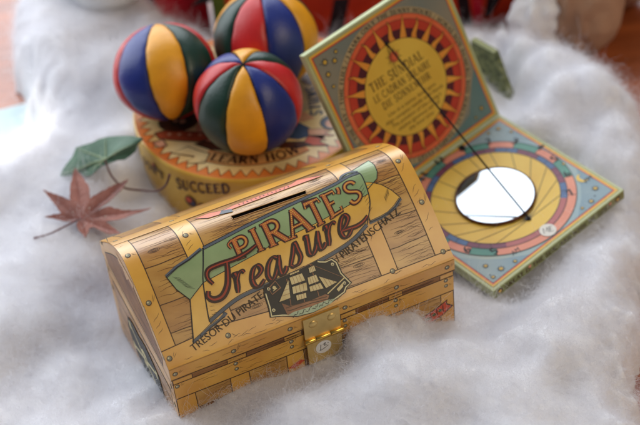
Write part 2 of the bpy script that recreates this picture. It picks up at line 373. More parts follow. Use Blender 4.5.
def cotton_z(X, Y):
    X = np.asarray(X, float); Y = np.asarray(Y, float)
    num = np.zeros(X.shape); den = np.zeros(X.shape)
    for x, y, z in CTRL:
        w = 1 / ((X - x) ** 2 + (Y - y) ** 2 + .12) ** 1.7
        num += w * z; den += w
    Z = num / den
    wx = X + N4(X * .6, Y * .6) * 1.2; wy = Y + N5(X * .6, Y * .6) * 1.2
    Z = Z + N1(wx * .45, wy * .45) * .85 + N2(wx * .9, wy * .9) * .16 + N3(wx * 2.2, wy * 2.2) * .035 + N4(wx * 6, wy * 6) * .008
    ed = edge_dist(X + N1(X * .8 + 9, Y * .8) * 1.1 + N2(X * 2.5, Y * 2.5 + 5) * .5, Y + N2(X * .8 + 4, Y * .8 + 3) * 1.1 + N3(X * 2.5 + 7, Y * 2.5) * .5)
    q = np.clip(ed / 2.4, 0, 1); k = np.sqrt(np.clip(1 - (1 - q) ** 2, 0, 1))
    return np.where(ed > 0, TZ + .02 + (Z - TZ) * k, TZ - .3)

COTTON = bpy.data.materials.new('white_cotton'); COTTON.use_nodes = True
nt = COTTON.node_tree; b = nt.nodes['Principled BSDF']
b.inputs['Base Color'].default_value = (0.865, 0.86, 0.885, 1); b.inputs['Roughness'].default_value = 0.95; b.inputs['Specular IOR Level'].default_value = 0.05
b.inputs['Sheen Weight'].default_value = 0.35; b.inputs['Sheen Roughness'].default_value = 0.5
b.inputs['Subsurface Weight'].default_value = 0.6; b.inputs['Subsurface Radius'].default_value = (1, 1, 1); b.inputs['Subsurface Scale'].default_value = 0.006
tc = nt.nodes.new('ShaderNodeTexCoord'); nz = nt.nodes.new('ShaderNodeTexNoise'); nz.inputs['Scale'].default_value = 900; nz.inputs['Detail'].default_value = 9; nz.inputs['Distortion'].default_value = 2.0
bp = nt.nodes.new('ShaderNodeBump'); bp.inputs['Strength'].default_value = 0.1; bp.inputs['Distance'].default_value = 0.0015
nt.links.new(tc.outputs['Object'], nz.inputs['Vector']); nt.links.new(nz.outputs['Fac'], bp.inputs['Height']); nt.links.new(bp.outputs[0], b.inputs['Normal'])
FIBRE = bpy.data.materials.new('cotton_fibre'); FIBRE.use_nodes = True
nt = FIBRE.node_tree; nt.nodes.remove(nt.nodes['Principled BSDF'])
df = nt.nodes.new('ShaderNodeBsdfDiffuse'); tr = nt.nodes.new('ShaderNodeBsdfTranslucent'); mx = nt.nodes.new('ShaderNodeMixShader'); mx.inputs[0].default_value = 0.45
df.inputs[0].default_value = (0.865, 0.86, 0.885, 1); tr.inputs[0].default_value = (0.865, 0.86, 0.885, 1)
nt.links.new(df.outputs[0], mx.inputs[1]); nt.links.new(tr.outputs[0], mx.inputs[2]); nt.links.new(mx.outputs[0], nt.nodes['Material Output'].inputs[0])

STEP = 0.14
xs = np.arange(-22, 17.5, STEP); ys = np.arange(-23, 27, STEP)
XX, YY = np.meshgrid(xs, ys); ZZ = cotton_z(XX, YY)
nx, ny = len(xs), len(ys)
keep = ZZ > TZ - .2
vid = -np.ones(ZZ.shape, int); cells = []
kc = keep[:-1, :-1] | keep[1:, :-1] | keep[:-1, 1:] | keep[1:, 1:]
J, I = np.where(kc)
need = np.zeros(ZZ.shape, bool)
for dj, di in ((0, 0), (0, 1), (1, 1), (1, 0)): need[J + dj, I + di] = True
vid[need] = np.arange(need.sum())
verts = np.stack([XX[need], YY[need], ZZ[need]], 1)
faces = np.stack([vid[J, I], vid[J, I + 1], vid[J + 1, I + 1], vid[J + 1, I]], 1)
cotton = link_mesh('cotton_wadding', verts.tolist(), faces.tolist(), [COTTON], None, None, True)
tag(cotton, 'fluffy white cotton wadding heaped around the toys', 'cotton wadding', kind='stuff')

def fibres(name, n, seed, length, lift, rad, box, wild=1.0):
    g = np.random.default_rng(seed); K = 9
    x = g.uniform(box[0], box[1], n); y = g.uniform(box[2], box[3], n)
    z = cotton_z(x, y); ok = z > TZ + .25; x, y, z = x[ok], y[ok], z[ok]; n = len(x)
    ex = (cotton_z(x + .1, y) - z) / .1; ey = (cotton_z(x, y + .1) - z) / .1
    nrm = np.stack([-np.clip(ex, -3, 3), -np.clip(ey, -3, 3), np.ones(n)], 1); nrm /= np.linalg.norm(nrm, axis=1)[:, None]
    # combed direction that drifts over the heap, plus disorder
    th = N1(x * .3, y * .3) * 5 + g.normal(0, 1.3 * wild, n)
    d = np.stack([np.cos(th), np.sin(th), np.zeros(n)], 1); d -= nrm * (d * nrm).sum(1)[:, None]; d += nrm * g.normal(.05, .28, n)[:, None]
    d /= np.linalg.norm(d, axis=1)[:, None]
    p = np.stack([x, y, z], 1) + nrm * (g.exponential(lift, n) - lift * .4)[:, None]
    L = g.uniform(.5, 1.4, n) * length / K; P = np.empty((n, K, 3)); curl = g.normal(0, .35, (n, 3))
    for k in range(K):
        P[:, k] = p
        d = d + curl * .5 * wild + g.normal(0, .42 * wild, (n, 3)); d /= np.linalg.norm(d, axis=1)[:, None]
        p = p + d * L[:, None]
    hc = bpy.data.hair_curves.new(name); hc.add_curves([K] * n)
    hc.attributes['position'].data.foreach_set('vector', (P.reshape(-1) * CM).astype(np.float32))
    ra = hc.attributes.get('radius') or hc.attributes.new('radius', 'FLOAT', 'POINT')
    rr = np.tile(np.array([.5, .9, 1, 1, 1, 1, .9, .7, .3]), n) * np.repeat(g.uniform(.6, 1.3, n), K) * rad * CM
    ra.data.foreach_set('value', rr.astype(np.float32))
    hc.materials.append(FIBRE)
    o = bpy.data.objects.new(name, hc); COL.objects.link(o); o.parent = cotton; o['kind'] = 'stuff'
    return o
fibres('loose_fibres', 480000, 3, .6, .05, .0034, (-19, 17, -17.5, 26), 2.2)
fibres('loose_fibres', 150000, 5, 1.0, .17, .0027, (-19, 17, -17.5, 26))
fibres('loose_fibres', 22000, 8, 1.9, .10, .0032, (-19, 17, -17.5, 26), .6)

# ------------------------------------------------------------------ the treasure chest money box
BO = Vector((-6.6938, -12.6371, 0)); byaw = 0.36519
BA = Vector((math.cos(byaw), math.sin(byaw), 0)); BB = Vector((-math.sin(byaw), math.cos(byaw), 0))
BW, BD, HF, HS, HA = 13.0, 8.7037, 3.7153, 3.03, 2.67
NP = 400
wv = np.linspace(-1, 1, NP); yv = BD / 2 * (1 + wv); zv = HF + HA * (1 - np.abs(wv) ** 1.52) ** 1.10
sv = np.concatenate([[0], np.cumsum(np.hypot(np.diff(yv), np.diff(zv)))]); LS = sv[-1]
dyv = np.gradient(yv, sv); dzv = np.gradient(zv, sv)
def bpt(u, y, z): return BO + BA * u + BB * y + VZ * z
def lid_surf(u, s, h=0.0):
    s = min(max(s, 0), LS)
    y = np.interp(s, sv, yv); z = np.interp(s, sv, zv); ty = np.interp(s, sv, dyv); tz = np.interp(s, sv, dzv); q = math.hypot(ty, tz)
    return bpt(u, y - tz / q * h, z + ty / q * h)
def front_surf(u, z, h=0.0): return bpt(u, -h, z)
def end_surf(y, z, h=0.0): return bpt(-h, BD - y, z)          # seen from the left end: y runs from the back edge to the front

chest = thing('treasure_chest', bpt(BW / 2, BD / 2, -2.0), 'wood-print tin treasure chest money box with brass clasp and domed slotted lid', 'money box')

def wob(a, b, n=14, amp=.02):
    """a hand-drawn line"""
    a = Vector(a); b = Vector(b); d = (b - a); nn = Vector((-d.y, d.x)).normalized(); ph = random.uniform(0, 6); f1 = random.uniform(3, 7)
    return [a + d * (k / n) + nn * (amp * math.sin(ph + f1 * k / n) + amp * .4 * math.sin(ph * 2 + 3.1 * f1 * k / n)) for k in range(n + 1)]
def grain(art, u0, u1, v0, v1, n, mt=None, L=1, vert=False):
    for _ in range(n):
        v = random.uniform(v0 + .05, v1 - .05); a = random.uniform(u0, u1 - .3); b_ = min(u1, a + random.uniform(1.0, 3.6)); amp = random.uniform(.01, .05)
        pts = wob((a, v), (b_, v + random.uniform(-.06, .06)), 18, amp)
        if vert: pts = [Vector((p.y, p.x)) for p in pts]
        art.stroke(pts, random.uniform(.010, .022), mt or GRAIN, L, taper=True)
def knot(art, c, rx, ry, L=1):
    for k in range(3): art.circle(c, rx * (1 - .3 * k), .016, INK, L, 20, ry * (1 - .3 * k))
def rivet(art, c, r=.13, L=6):
    art.disc(c, r, INK, L, 20); art.disc((c[0] - .005, c[1] + .008), r * .78, RIVET, L + 1, 20); art.disc((c[0] - r * .25, c[1] + r * .25), r * .3, CREAM, L + 2, 12)
    a = random.uniform(-.2, .3)
    for k in range(2): art.stroke(wob((c[0] + r * 1.4, c[1] + .03 - .06 * k), (c[0] + r * 2.2 + .08 * k, c[1] + .1 + a - .06 * k), 4, .006), .014, INK, L, taper=True)

# lid shell ------------------------------------------------------
lb = MB()
prof = [(0.0, HS), (0.0, HF - .05)] + [(float(np.interp(s, sv, yv)), float(np.interp(s, sv, zv))) for s in np.linspace(.04, LS - .04, 70)] + [(BD, HF - .05), (BD, HS)]
us = [0, .05] + list(np.linspace(.3, BW - .3, 24)) + [BW - .05, BW]
rows = []
for u in us:
    ins = .03 if u in (0, BW) else 0.0      # the rolled edge of the tin
    rows.append([bpt(u, min(max(y, ins), BD - ins), z - (ins if z > HF else 0)) for y, z in prof])
lb.grid(rows, WOOD, False, True)
for r, fl in ((rows[0], False), (rows[-1], True)):
    n = len(r); lb.add(r, [tuple(range(n)) if fl else tuple(range(n))[::-1]], WOOD)
lb.add([bpt(0, 0, HS), bpt(BW, 0, HS), bpt(BW, BD, HS), bpt(0, BD, HS)], [(3, 2, 1, 0)], WOOD)
A = Art(lid_surf, .16)
top = lambda u: lerp([(0, .8), (2.7, .95), (8, .45), (13, .42)], u)
# planks between the bands: separate boards along the lid, ink seams, grain
seams = [.0, 1.35, 2.55, 4.25, 6.0, 7.6, 9.1, LS]
segs = [(.62, 2.45), (3.25, 9.75), (10.5, 12.3)]
for i in range(len(seams) - 1):
    for u0, u1 in segs:
        A.poly([(u0, seams[i]), (u1, seams[i]), (u1, seams[i + 1]), (u0, seams[i + 1])], WOODP if (i + int(u0)) % 2 else WOOD, 0)
        A.stroke(wob((u0, seams[i + 1]), (u1, seams[i + 1]), 16, .02), .035, INK, 2)
        grain(A, u0, u1, seams[i], seams[i + 1], int((u1 - u0) * 9), L=1)
for c in ((1.3, 4.9), (11.9, 5.2), (11.2, 1.9), (8.9, 5.6), (1.7, 2.9), (4.3, 1.15), (9.0, 1.2), (11.6, 3.0)): knot(A, c, random.uniform(.2, .34), random.uniform(.05, .1))
# vertical bands
for u0, u1 in ((0.0, .62), (2.45, 3.25), (9.75, 10.5), (12.3, 13.0)):
    e = .0
    A.poly([(u0, 0), (u1, 0), (u1, LS), (u0, LS)], STRAP, 3)
    if u0 > .1: A.stroke(wob((u0, .0), (u0, LS), 30, .02), .04, INK, 4)
    if u1 < 12.9: A.stroke(wob((u1, .0), (u1, LS), 30, .02), .04, INK, 4)
    for q in range(9):
        s0 = random.uniform(1, LS - 1); A.stroke(wob((u0 + .15, s0), (u0 + random.uniform(.3, .5), s0 + random.uniform(.1, .4)), 6, .02), .016, INK, 4, taper=True)
# band along the back of the crown
A.poly([(0, 6.55), (13, 6.55), (13, 7.7), (0, 7.7)], STRAP, 5); A.stroke(wob((0, 6.55), (13, 6.55), 50, .015), .028, INK, 6); A.stroke(wob((0, 7.7), (13, 7.7), 50, .015), .028, INK, 6)
# band along the lower edge
pts = [(u, top(u)) for u in np.linspace(0, 13, 40)]
A.poly([(13, 0.0), (0, 0.0)] + pts, STRAP, 5)
A.stroke(pts, .04, INK, 6)
for _ in range(26):
    u0 = random.uniform(.5, 12); v0 = random.uniform(.08, .35); A.stroke(wob((u0, v0), (u0 + random.uniform(.2, .6), v0 + random.uniform(-.03, .12)), 6, .02), .016, INK, 6, taper=True)
for c in ((.24, 5.1), (.25, 2.83), (.2, .43), (12.55, 4.87), (12.66, 2.75), (12.66, .45), (10.26, .46), (2.77, 5.05), (2.76, .44), (.26, 7.4), (12.6, 7.2), (2.8, 7.3), (10.1, 7.0)): rivet(A, c, .12)
# the rim on the front of the lid
AF = Art(front_surf)
AF.poly([(0, HS), (13, HS), (13, HF - .05), (0, HF - .05)], STRAP, 0)
AF.stroke(wob((0, HS + .04), (13, HS + .04), 40, .012), .05, INK, 2)
for u in (.22, 2.78, 5.31, 7.82, 10.23, 12.64): rivet(AF, (u, 3.38), .115, 3)
for _ in range(16):
    u0 = random.uniform(.5, 12); v0 = random.uniform(3.15, 3.6); AF.stroke(wob((u0, v0), (u0 + random.uniform(.3, .9), v0 + random.uniform(-.04, .04)), 8, .015), .014, INK, 2, taper=True)
# left end of the lid: arched band, dark panel
AE = Art(end_surf)
def arch(off, n=40):
    P_ = [(BD - float(np.interp(s, sv, yv)), float(np.interp(s, sv, zv))) for s in np.linspace(LS, 0, n)]
    out = []
    for i, p in enumerate(P_):
        t = (Vector(P_[min(i + 2, n - 1)]) - Vector(P_[max(i - 2, 0)])).normalized(); out.append(Vector(p) + Vector((t.y, -t.x)) * off)
    return out
outer = [(BD - .02, HS + .02), (.02, HS + .02)] + [(p[0], p[1]) for p in arch(.06)]
AE.poly([(p[0], p[1]) for p in outer], STRAP, 0)
inner = [Vector((BD / 2 + (p[0] - BD / 2) * (1 - 1.55 / BD), HF + (p[1] - HF) * (1 - .62 / HA))) for p in arch(0.0)]
pan = [(.9, HS + .1)] + [(p[0], p[1]) for p in inner] + [(BD - .9, HS + .1)]
# scalloped bracket at the crown of the panel
AE.poly(pan, WOODR, 1); AE.stroke(pan, .05, INKG, 2, closed=True)
grain(AE, 1.3, BD - 1.3, HS + .3, HF + 1.4, 22, INKG, 2)
AE.poly([(3.2, HF + 2.05), (5.5, HF + 2.05), (5.2, HF + 1.6), (4.75, HF + 1.75), (4.35, HF + 1.35), (3.95, HF + 1.75), (3.5, HF + 1.6)], STRAP, 3)
for c in ((.5, HF + .35), (BD - .45, HF + .35), (2.0, HF + 1.75), (BD - 2.0, HF + 1.75)): rivet(AE, c, .13, 4)
A.emit(lb); AF.emit(lb); AE.emit(lb)
lid = lb.build('lid', chest)

# coin slot: flat near-black patch painting the shade inside, with a rolled rim
sb_ = MB(); S_ = Art(lid_surf, .1, base=.012)
S_.poly([(4.9, 4.98), (8.22, 4.91), (8.24, 5.1), (4.88, 5.19)], SLOT, 0)
S_.emit(sb_)
rim = [lid_surf(u, s, .02) for u, s in ((4.86, 4.98), (6.5, 4.945), (8.25, 4.91), (8.27, 5.1), (6.5, 5.14), (4.86, 5.19), (4.86, 4.98))]
sb_.tube(rim, .018, WOODP, 6, False)
sb_.build('coin_slot', lid)

# banner -------------------------------------------------------
bb = MB(); A = Art(lid_surf, .16, base=.03)
def outl(pts, w=.03, mt=INKG, L=3, closed=True): A.stroke(pts, w, mt, L, closed=closed)
tailL = [(1.31, 3.6), (1.9, 3.82), (2.47, 3.95), (3.0, 4.15), (3.19, 4.21), (2.9, 3.5), (2.62, 2.82), (1.86, 2.36), (1.5, 2.95)]
A.poly(tailL, GREEN, 0); outl(tailL)
A.stroke([(1.31, 3.62), (1.9, 3.86), (2.47, 3.99), (3.1, 4.22)], .12, GREY, 2); A.stroke([(1.31, 3.54), (1.9, 3.79), (2.47, 3.92), (3.1, 4.14)], .022, INKG, 3)
for k in range(7): A.stroke(wob((1.55 + .05 * k, 3.5 - .09 * k), (1.85 + .06 * k, 3.3 - .1 * k), 5, .01), .015, INKG, 3, taper=True)
tailY = [(1.86, 2.36), (2.62, 2.82), (2.4, 1.9), (2.3, 1.35), (2.95, 1.45), (2.9, 1.2), (2.2, .98), (1.32, .62)]
A.poly(tailY, YEL, 0); outl(tailY)
A.stroke([(1.32, .68), (1.75, .84), (2.2, 1.03), (2.6, 1.13), (2.95, 1.3)], .12, GREY, 2); A.stroke([(1.32, .76), (1.75, .92), (2.2, 1.12), (2.6, 1.22)], .022, INKG, 3)
A.stroke([(2.3, 1.3), (2.6, 1.42), (2.9, 1.42), (3.0, 1.3), (2.85, 1.2)], .1, GREY, 3); A.stroke([(2.3, 1.38), (2.6, 1.49), (2.92, 1.48), (3.05, 1.3)], .022, INKG, 4)
tailRG = [(9.9, 4.75), (9.87, 5.05), (10.4, 5.2), (11.0, 5.4), (11.46, 5.57), (11.52, 5.1), (11.47, 4.74), (11.3, 4.42), (10.73, 4.12)]
A.poly(tailRG, GREEN, 0); outl(tailRG)
tailRY = [(10.7, 4.5), (11.05, 4.32), (11.35, 4.1), (11.65, 3.7), (11.87, 3.25), (11.5, 2.98), (11.12, 2.83), (10.75, 2.75), (10.2, 2.72), (10.3, 3.4)]
A.poly(tailRY, YEL, 0); outl(tailRY)
A.stroke([(11.87, 3.22), (11.5, 2.97), (11.12, 2.81), (10.75, 2.74), (10.15, 2.7)], .12, GREY, 2); A.stroke([(11.8, 3.27), (11.45, 3.04), (11.1, 2.88), (10.75, 2.82), (10.2, 2.78)], .022, INKG, 3)
for k in range(6): A.stroke(wob((11.45 - .05 * k, 3.55 - .05 * k), (11.55 - .06 * k, 3.9 - .06 * k), 5, .01), .015, INKG, 3, taper=True)
bot = [(2.26, 1.23), (3.0, 1.5), (3.81, 1.72), (4.92, 1.8), (6.0, 1.82), (7.07, 1.9), (8.2, 2.05), (9.2, 2.28), (10.01, 2.66)]
topl = [(3.2, 4.2), (4.2, 4.33), (5.5, 4.5), (7.33, 4.68), (8.6, 4.78), (9.58, 4.88), (10.2, 5.0), (10.7, 5.0)]
rgt = [(10.76, 4.84), (10.72, 4.4), (10.66, 3.95), (10.48, 3.4), (10.3, 3.0)]
split = [(2.62, 2.82), (3.78, 2.98), (5.0, 3.15), (6.3, 3.34), (8.0, 3.5), (9.3, 3.68), (10.6, 3.9)]
split = crom(split, 4); bot = crom(bot, 5); topl = crom(topl, 5)
A.poly([(2.62, 2.82), (2.9, 3.5), (3.1, 4.0)] + [tuple(p) for p in topl] + [(10.76, 4.84), (10.72, 4.4), (10.64, 3.92)] + [tuple(p) for p in split[::-1][1:-1]], GREEN, 4)
A.poly([tuple(p) for p in bot] + [(10.3, 3.0), (10.48, 3.4), (10.62, 3.88)] + [tuple(p) for p in split[::-1][1:]] + [(2.45, 2.2), (2.35, 1.72)], YEL, 4)
A.stroke(split, .028, INKG, 5)
A.stroke(bot, .14, GREY, 5); A.stroke([p + Vector((0, .09)) for p in bot], .026, INKG, 6); A.stroke([p - Vector((0, .07)) for p in bot], .026, INKG, 6)
A.stroke(topl, .12, GREY, 5); A.stroke([p - Vector((0, .075)) for p in topl], .026, INKG, 6); A.stroke([p + Vector((0, .06)) for p in topl], .026, INKG, 6)
A.stroke(crom([(2.26, 1.23), (2.35, 1.72), (2.62, 2.82), (2.9, 3.5), (3.2, 4.2)], 6), .045, INKG, 6)
A.stroke(crom([(10.01, 2.66), (10.48, 3.4), (10.66, 3.95), (10.76, 4.84), (10.6, 5.05)], 6), .045, INKG, 6)
A.stroke(crom([(9.75, 4.86), (9.95, 5.12), (10.35, 5.2), (10.7, 5.05)], 5), .1, GREY, 6)
for k in range(8): A.stroke(wob((10.35, 3.15 + .15 * k), (10.55 + .012 * k, 3.3 + .16 * k), 4, .008), .014, INKG, 6, taper=True)
for k in range(6): A.stroke(wob((2.42 + .03 * k, 1.5 + .17 * k), (2.62 + .03 * k, 1.42 + .17 * k), 4, .008), .014, INKG, 6, taper=True)
A.emit(bb); banner = bb.build('title_banner', lid)

# lettering ----------------------------------------------------
tb = MB(); A = Art(lid_surf, .16, base=.058)
baset = [(4.2, 3.2), (5.5, 3.24), (7, 3.26), (8.3, 3.4), (9.2, 3.56), (10.5, 3.86)]; topt = [(4.2, 4.05), (5.3, 4.2), (7.3, 4.45), (8.3, 4.52), (10.4, 4.74)]
def pmap(u0, w):
    def f(p):
        u = u0 + p[0] * w; b0 = lerp(baset, u); return (u, b0 + p[1] * (lerp(topt, u) - b0))
    return f
for ch, u0, w in (('P', 4.28, 1.02), ('I', 5.2, .9), ('R', 5.72, 1.12), ('A', 6.72, 1.18), ('T', 7.78, .98), ('E', 8.62, .98), ("'", 9.35, 1.0), ('S', 9.68, 1.05)):
    V = A.mapped(pmap(u0, w))
    for kind, pts in G[ch][1]:
        pts = crom(pts, 5) if (ch == 'S') else pts
        Art.stroke(V, pts, {'t': .29, 'n': .18, 'm': .22}[kind], RUST, 0)
        Art.stroke(V, pts, {'t': .17, 'n': .07, 'm': .105}[kind], ORANGE, 1)
        # beading down the middle of each stroke
        Ls = [Vector(p) for p in pts]
        for a, b_ in zip(Ls[:-1], Ls[1:]):
            n = max(1, int((b_ - a).length / .075))
            for q in range(n):
                c = a + (b_ - a) * ((q + .5) / n); Art.disc(V, c, .022, YEL, 2, 6)
    for sx, sy, hw in G[ch][2]:
        if hw: Art.stroke(V, [(sx - hw * 1.35, sy), (sx + hw * 1.35, sy)], .12, RUST, 0); Art.stroke(V, [(sx - hw * .8, sy), (sx + hw * .8, sy)], .05, ORANGE, 1)
# flourish on the P
A.stroke(crom([(4.25, 3.75), (4.2, 3.95), (4.4, 4.05), (4.62, 3.98)], 6), .12, RUST, 0); A.stroke(crom([(4.25, 3.75), (4.2, 3.95), (4.4, 4.05), (4.62, 3.98)], 6), .05, ORANGE, 1)
# Treasure, a slanted script
tbase = [(2, 1.93), (3.7, 1.92), (5, 1.87), (5.9, 1.96), (6.5, 2.14), (7.3, 2.3), (9, 2.5), (10.2, 2.78)]
def script(u0, w, pts, wid, xh=.84):
    q = []
    for x, y in crom(pts, 7):
        u = u0 + (x + .22 * y) * w; q.append((u, lerp(tbase, u) + y * xh))
    n = len(q); ww = []
    for i in range(n):
        a = Vector(q[max(i - 1, 0)]); c = Vector(q[min(i + 1, n - 1)]); d = (c - a)
        d = d.normalized() if d.length > 1e-6 else Vector((1, 0))
        ww.append(wid * (.42 + .68 * max(0, (abs(d.y * .95 - d.x * .1))) ** 1.4))
    ww = [w_ * (0.55 + .45 * min(1, i / 4, (n - 1 - i) / 4)) for i, w_ in enumerate(ww)]
    ww = [w_ * 1.08 for w_ in ww]; A.stroke(q, [w_ + .05 for w_ in ww], RUST, 3); A.stroke([(p[0] + w_ * .1, p[1]) for p, w_ in zip(q, ww)], [max(.016, w_ * .26) for w_ in ww], REDB, 4)
    A.stroke([(p[0] - w_ * .3, p[1]) for p, w_ in zip(q, ww)], [w_ * .28 for w_ in ww], BLACK, 5)
script(3.72, .62, [(.02, .78), (.2, .95), (.2, .5), (.12, 0)], .2)
script(3.72, .62, [(.16, .45), (.4, .85), (.68, .98), (.84, .84)], .16)
script(4.4, .7, [(.1, .38), (.5, .48), (.78, .72), (.62, .98), (.32, .86), (.12, .45), (.2, .08), (.5, -.02), (.86, .22)], .19)
script(5.12, .82, [(.78, .82), (.5, 1.0), (.2, .78), (.06, .34), (.2, .02), (.44, .12), (.72, .6), (.84, .95)], .18)
script(5.12, .82, [(.84, .96), (.74, .4), (.8, .05), (1.02, .08), (1.16, .26)], .2)
script(6.14, .74, [(.1, .1), (.4, .5), (.66, .98), (.78, .6), (.86, .22), (.66, -.02), (.34, .0), (.16, .16)], .18)
script(7.02, .84, [(.06, .82), (.2, .96), (.2, .5), (.2, .12), (.4, .0), (.66, .3), (.86, .92)], .2)
script(7.02, .84, [(.86, .95), (.8, .4), (.86, .04), (1.06, .08), (1.18, .24)], .2)
script(8.04, .68, [(.02, .78), (.22, .96), (.22, .5), (.14, 0)], .2)
script(8.04, .68, [(.18, .45), (.42, .85), (.7, .98), (.88, .84)], .16)
script(8.7, .7, [(.08, .36), (.5, .5), (.76, .76), (.58, 1.0), (.3, .86), (.1, .45), (.2, .08), (.5, -.02), (.9, .2)], .19)
free_tail = [(8.82, 2.78), (9.15, 2.78), (9.55, 2.76), (9.9, 2.84), (10.2, 3.02)]
def free(pts, wid):
    q = [tuple(p) for p in crom(pts, 8)]; n = len(q); ww = [wid * (.5 + .5 * math.sin(math.pi * (i + .6) / n)) for i in range(n)]
    A.stroke(q, [w_ + .07 for w_ in ww], RUST, 3); A.stroke(q, [w_ * .36 for w_ in ww], REDB, 4)
free(free_tail, .15)
free([(2.98, 2.62), (2.86, 2.95), (3.02, 3.24), (3.5, 3.3), (4.2, 3.28), (4.8, 3.36), (5.3, 3.52)], .17)
free([(3.86, 3.28), (3.72, 2.85), (3.5, 2.35), (3.15, 2.02), (2.78, 2.0), (2.6, 2.2), (2.68, 2.42)], .24)
# the two small captions
def line(p, q):
    p = Vector(p); q = Vector(q); d = (q - p).normalized(); n_ = Vector((-d.y, d.x))
    return lambda t: tuple(p + d * t[0] + n_ * t[1])
A2 = Art(lid_surf, .16, base=.04)
d_ = (Vector((4.75, 1.38)) - Vector((1.22, .32))).length
sans(A2, 'TRÉSOR·DU PIRATE', 0, d_, line((1.22, .32), (4.75, 1.38)), .3, CAPT, 3)
d_ = (Vector((11.6, 2.62)) - Vector((8.25, 1.62))).length
sans(A2, '/ PIRATENSCHATZ', 0, d_, line((8.25, 1.62), (11.6, 2.62)), .31, CAPT, 3)
# salmon ribbon behind the slot, with its tiny caption
A3_ = Art(lid_surf, .12, base=.03); A3 = A3_.mapped(lambda p: (p[0], p[1] * .72 + 1.78)); A3.surf = None
A3.poly([(3.55, 6.05), (4.2, 6.15), (4.75, 5.75), (5.3, 5.95), (8.0, 5.98), (8.35, 6.3), (8.8, 6.0), (9.4, 5.5), (8.6, 5.52), (5.1, 5.45), (4.7, 5.3), (4.0, 5.42)], PINK, 0)
A3.stroke([(3.55, 6.05), (4.2, 6.15), (4.75, 5.75), (5.3, 5.95), (8.0, 5.98), (8.35, 6.3), (8.8, 6.0), (9.4, 5.5), (8.6, 5.52), (5.1, 5.45), (4.7, 5.3), (4.0, 5.42)], .03, INKG, 1, closed=True)
A3.poly([(4.5, 5.32), (5.05, 5.1), (5.1, 5.5), (4.7, 5.75)], GREY, 2)
for k in range(13): A3.stroke(wob((5.5 + .19 * k, 5.62), (5.52 + .19 * k, 5.82), 4, .02), .04, RUST, 2)
A.emit(tb); A2.emit(tb); A3_.emit(tb); tb.build('title_lettering', lid)

# black plaque with the ship -------------------------------------
pb = MB(); PL_ = Art(lid_surf, .16, base=.05); A = PL_
plq = [(4.91, 1.80), (5.76, 1.86), (6.59, 1.9), (7.44, 2.0), (7.52, 1.94), (7.75, 1.85), (8.04, 1.87), (8.18, 1.67), (8.19, 1.16), (8.42, .62), (8.16, .52), (8.01, .35), (7.17, .13), (6.40, .05), (5.73, .13), (5.13, .38), (4.66, .51), (4.74, .89), (4.79, 1.50)]
A.poly(plq, BLACK, 0)
ctr = Vector((6.5, 1.0)); A.stroke([ctr + (Vector(p) - ctr) * .965 for p in plq[3:]] , .05, CREAM, 1); A.stroke([ctr + (Vector(p) - ctr) * 1.0 for p in plq], .03, INKG, 1, closed=True)
for p in ((5.04, 1.62), (7.95, 1.63), (8.12, .72), (4.9, .73)): A.disc(p, .07, CREAM, 2, 14); A.disc((p[0], p[1] - .01), .04, RIVET, 3, 12)
A = PL_.mapped(lambda p: (6.55 + (p[0] - 6.55) * 1.08, .98 + (p[1] - .98) * 1.06)); A.surf = None
SAIL = mat('printed_sail', (222, 204, 150), rgb2=(202, 178, 118), scale=200); HULL = mat('printed_hull', (160, 112, 76), rgb2=(128, 86, 58), scale=200); WAVE = mat('printed_wave', (176, 186, 150), rgb2=(150, 164, 132), scale=200)
A.poly([(5.41, .88), (5.65, .68), (6.40, .57), (7.13, .60), (7.26, .5), (7.11, .34), (6.45, .29), (5.68, .32), (5.45, .36)], HULL, 2)
for k in range(2): A.stroke(wob((5.5, .66 - .13 * k), (7.15, .5 - .1 * k), 10, .015), .028, INK, 3)
A.poly([(5.47, .36), (5.72, .4), (6.45, .35), (7.10, .36), (7.45, .3), (7.19, .18), (6.45, .11), (5.77, .2)], WAVE, 3)
for k in range(12): A.stroke(wob((5.6 + .14 * k, .22 + .06 * (k % 2)), (5.76 + .14 * k, .26 + .06 * (k % 2)), 5, .03), .02, INKG, 4)
for q in ([(6.46, 1.88), (6.26, .6)], [(7.04, 1.9), (6.86, .55)], [(5.95, 1.7), (5.7, .6)]): A.stroke(q, .03, HULL, 2)
sails = [[(5.32, .96), (6.0, 1.66), (5.81, .95)], [(6.06, 1.72), (6.59, 1.70), (6.61, 1.37), (6.04, 1.40)], [(6.02, 1.34), (6.62, 1.3), (6.54, .98), (5.96, 1.05)], [(6.04, .98), (6.45, .93), (6.40, .72), (6.00, .76)],
         [(6.12, 1.86), (6.53, 1.86), (6.52, 1.77), (6.13, 1.77)], [(6.72, 1.46), (7.09, 1.45), (7.10, 1.15), (6.66, 1.16)], [(6.65, 1.11), (7.12, 1.09), (7.16, .82), (6.62, .89)], [(6.90, 1.80), (7.16, 1.82), (7.14, 1.58), (6.87, 1.58)], [(7.15, 1.36), (7.76, .88), (7.24, .80)]]
for q in sails:
    A.poly(q, SAIL, 4); A.stroke(q, .02, INKG, 5, closed=True)
    if len(q) == 4:
        for k in (1, 2, 3):
            a = Vector(q[0]).lerp(Vector(q[1]), k / 4); b_ = Vector(q[3]).lerp(Vector(q[2]), k / 4); A.stroke([a, b_], .014, HULL, 5)
    else:
        for k in (1, 2, 3):
            a = Vector(q[1]).lerp(Vector(q[0]), k / 4); b_ = Vector(q[1]).lerp(Vector(q[2]), k / 4); A.stroke([a, b_], .014, HULL, 5)
A.stroke([(7.22, .58), (8.1, .94)], .045, SAIL, 5)
A.poly([(7.62, .62), (7.95, .78), (7.9, .62), (7.66, .5)], SAIL, 4)
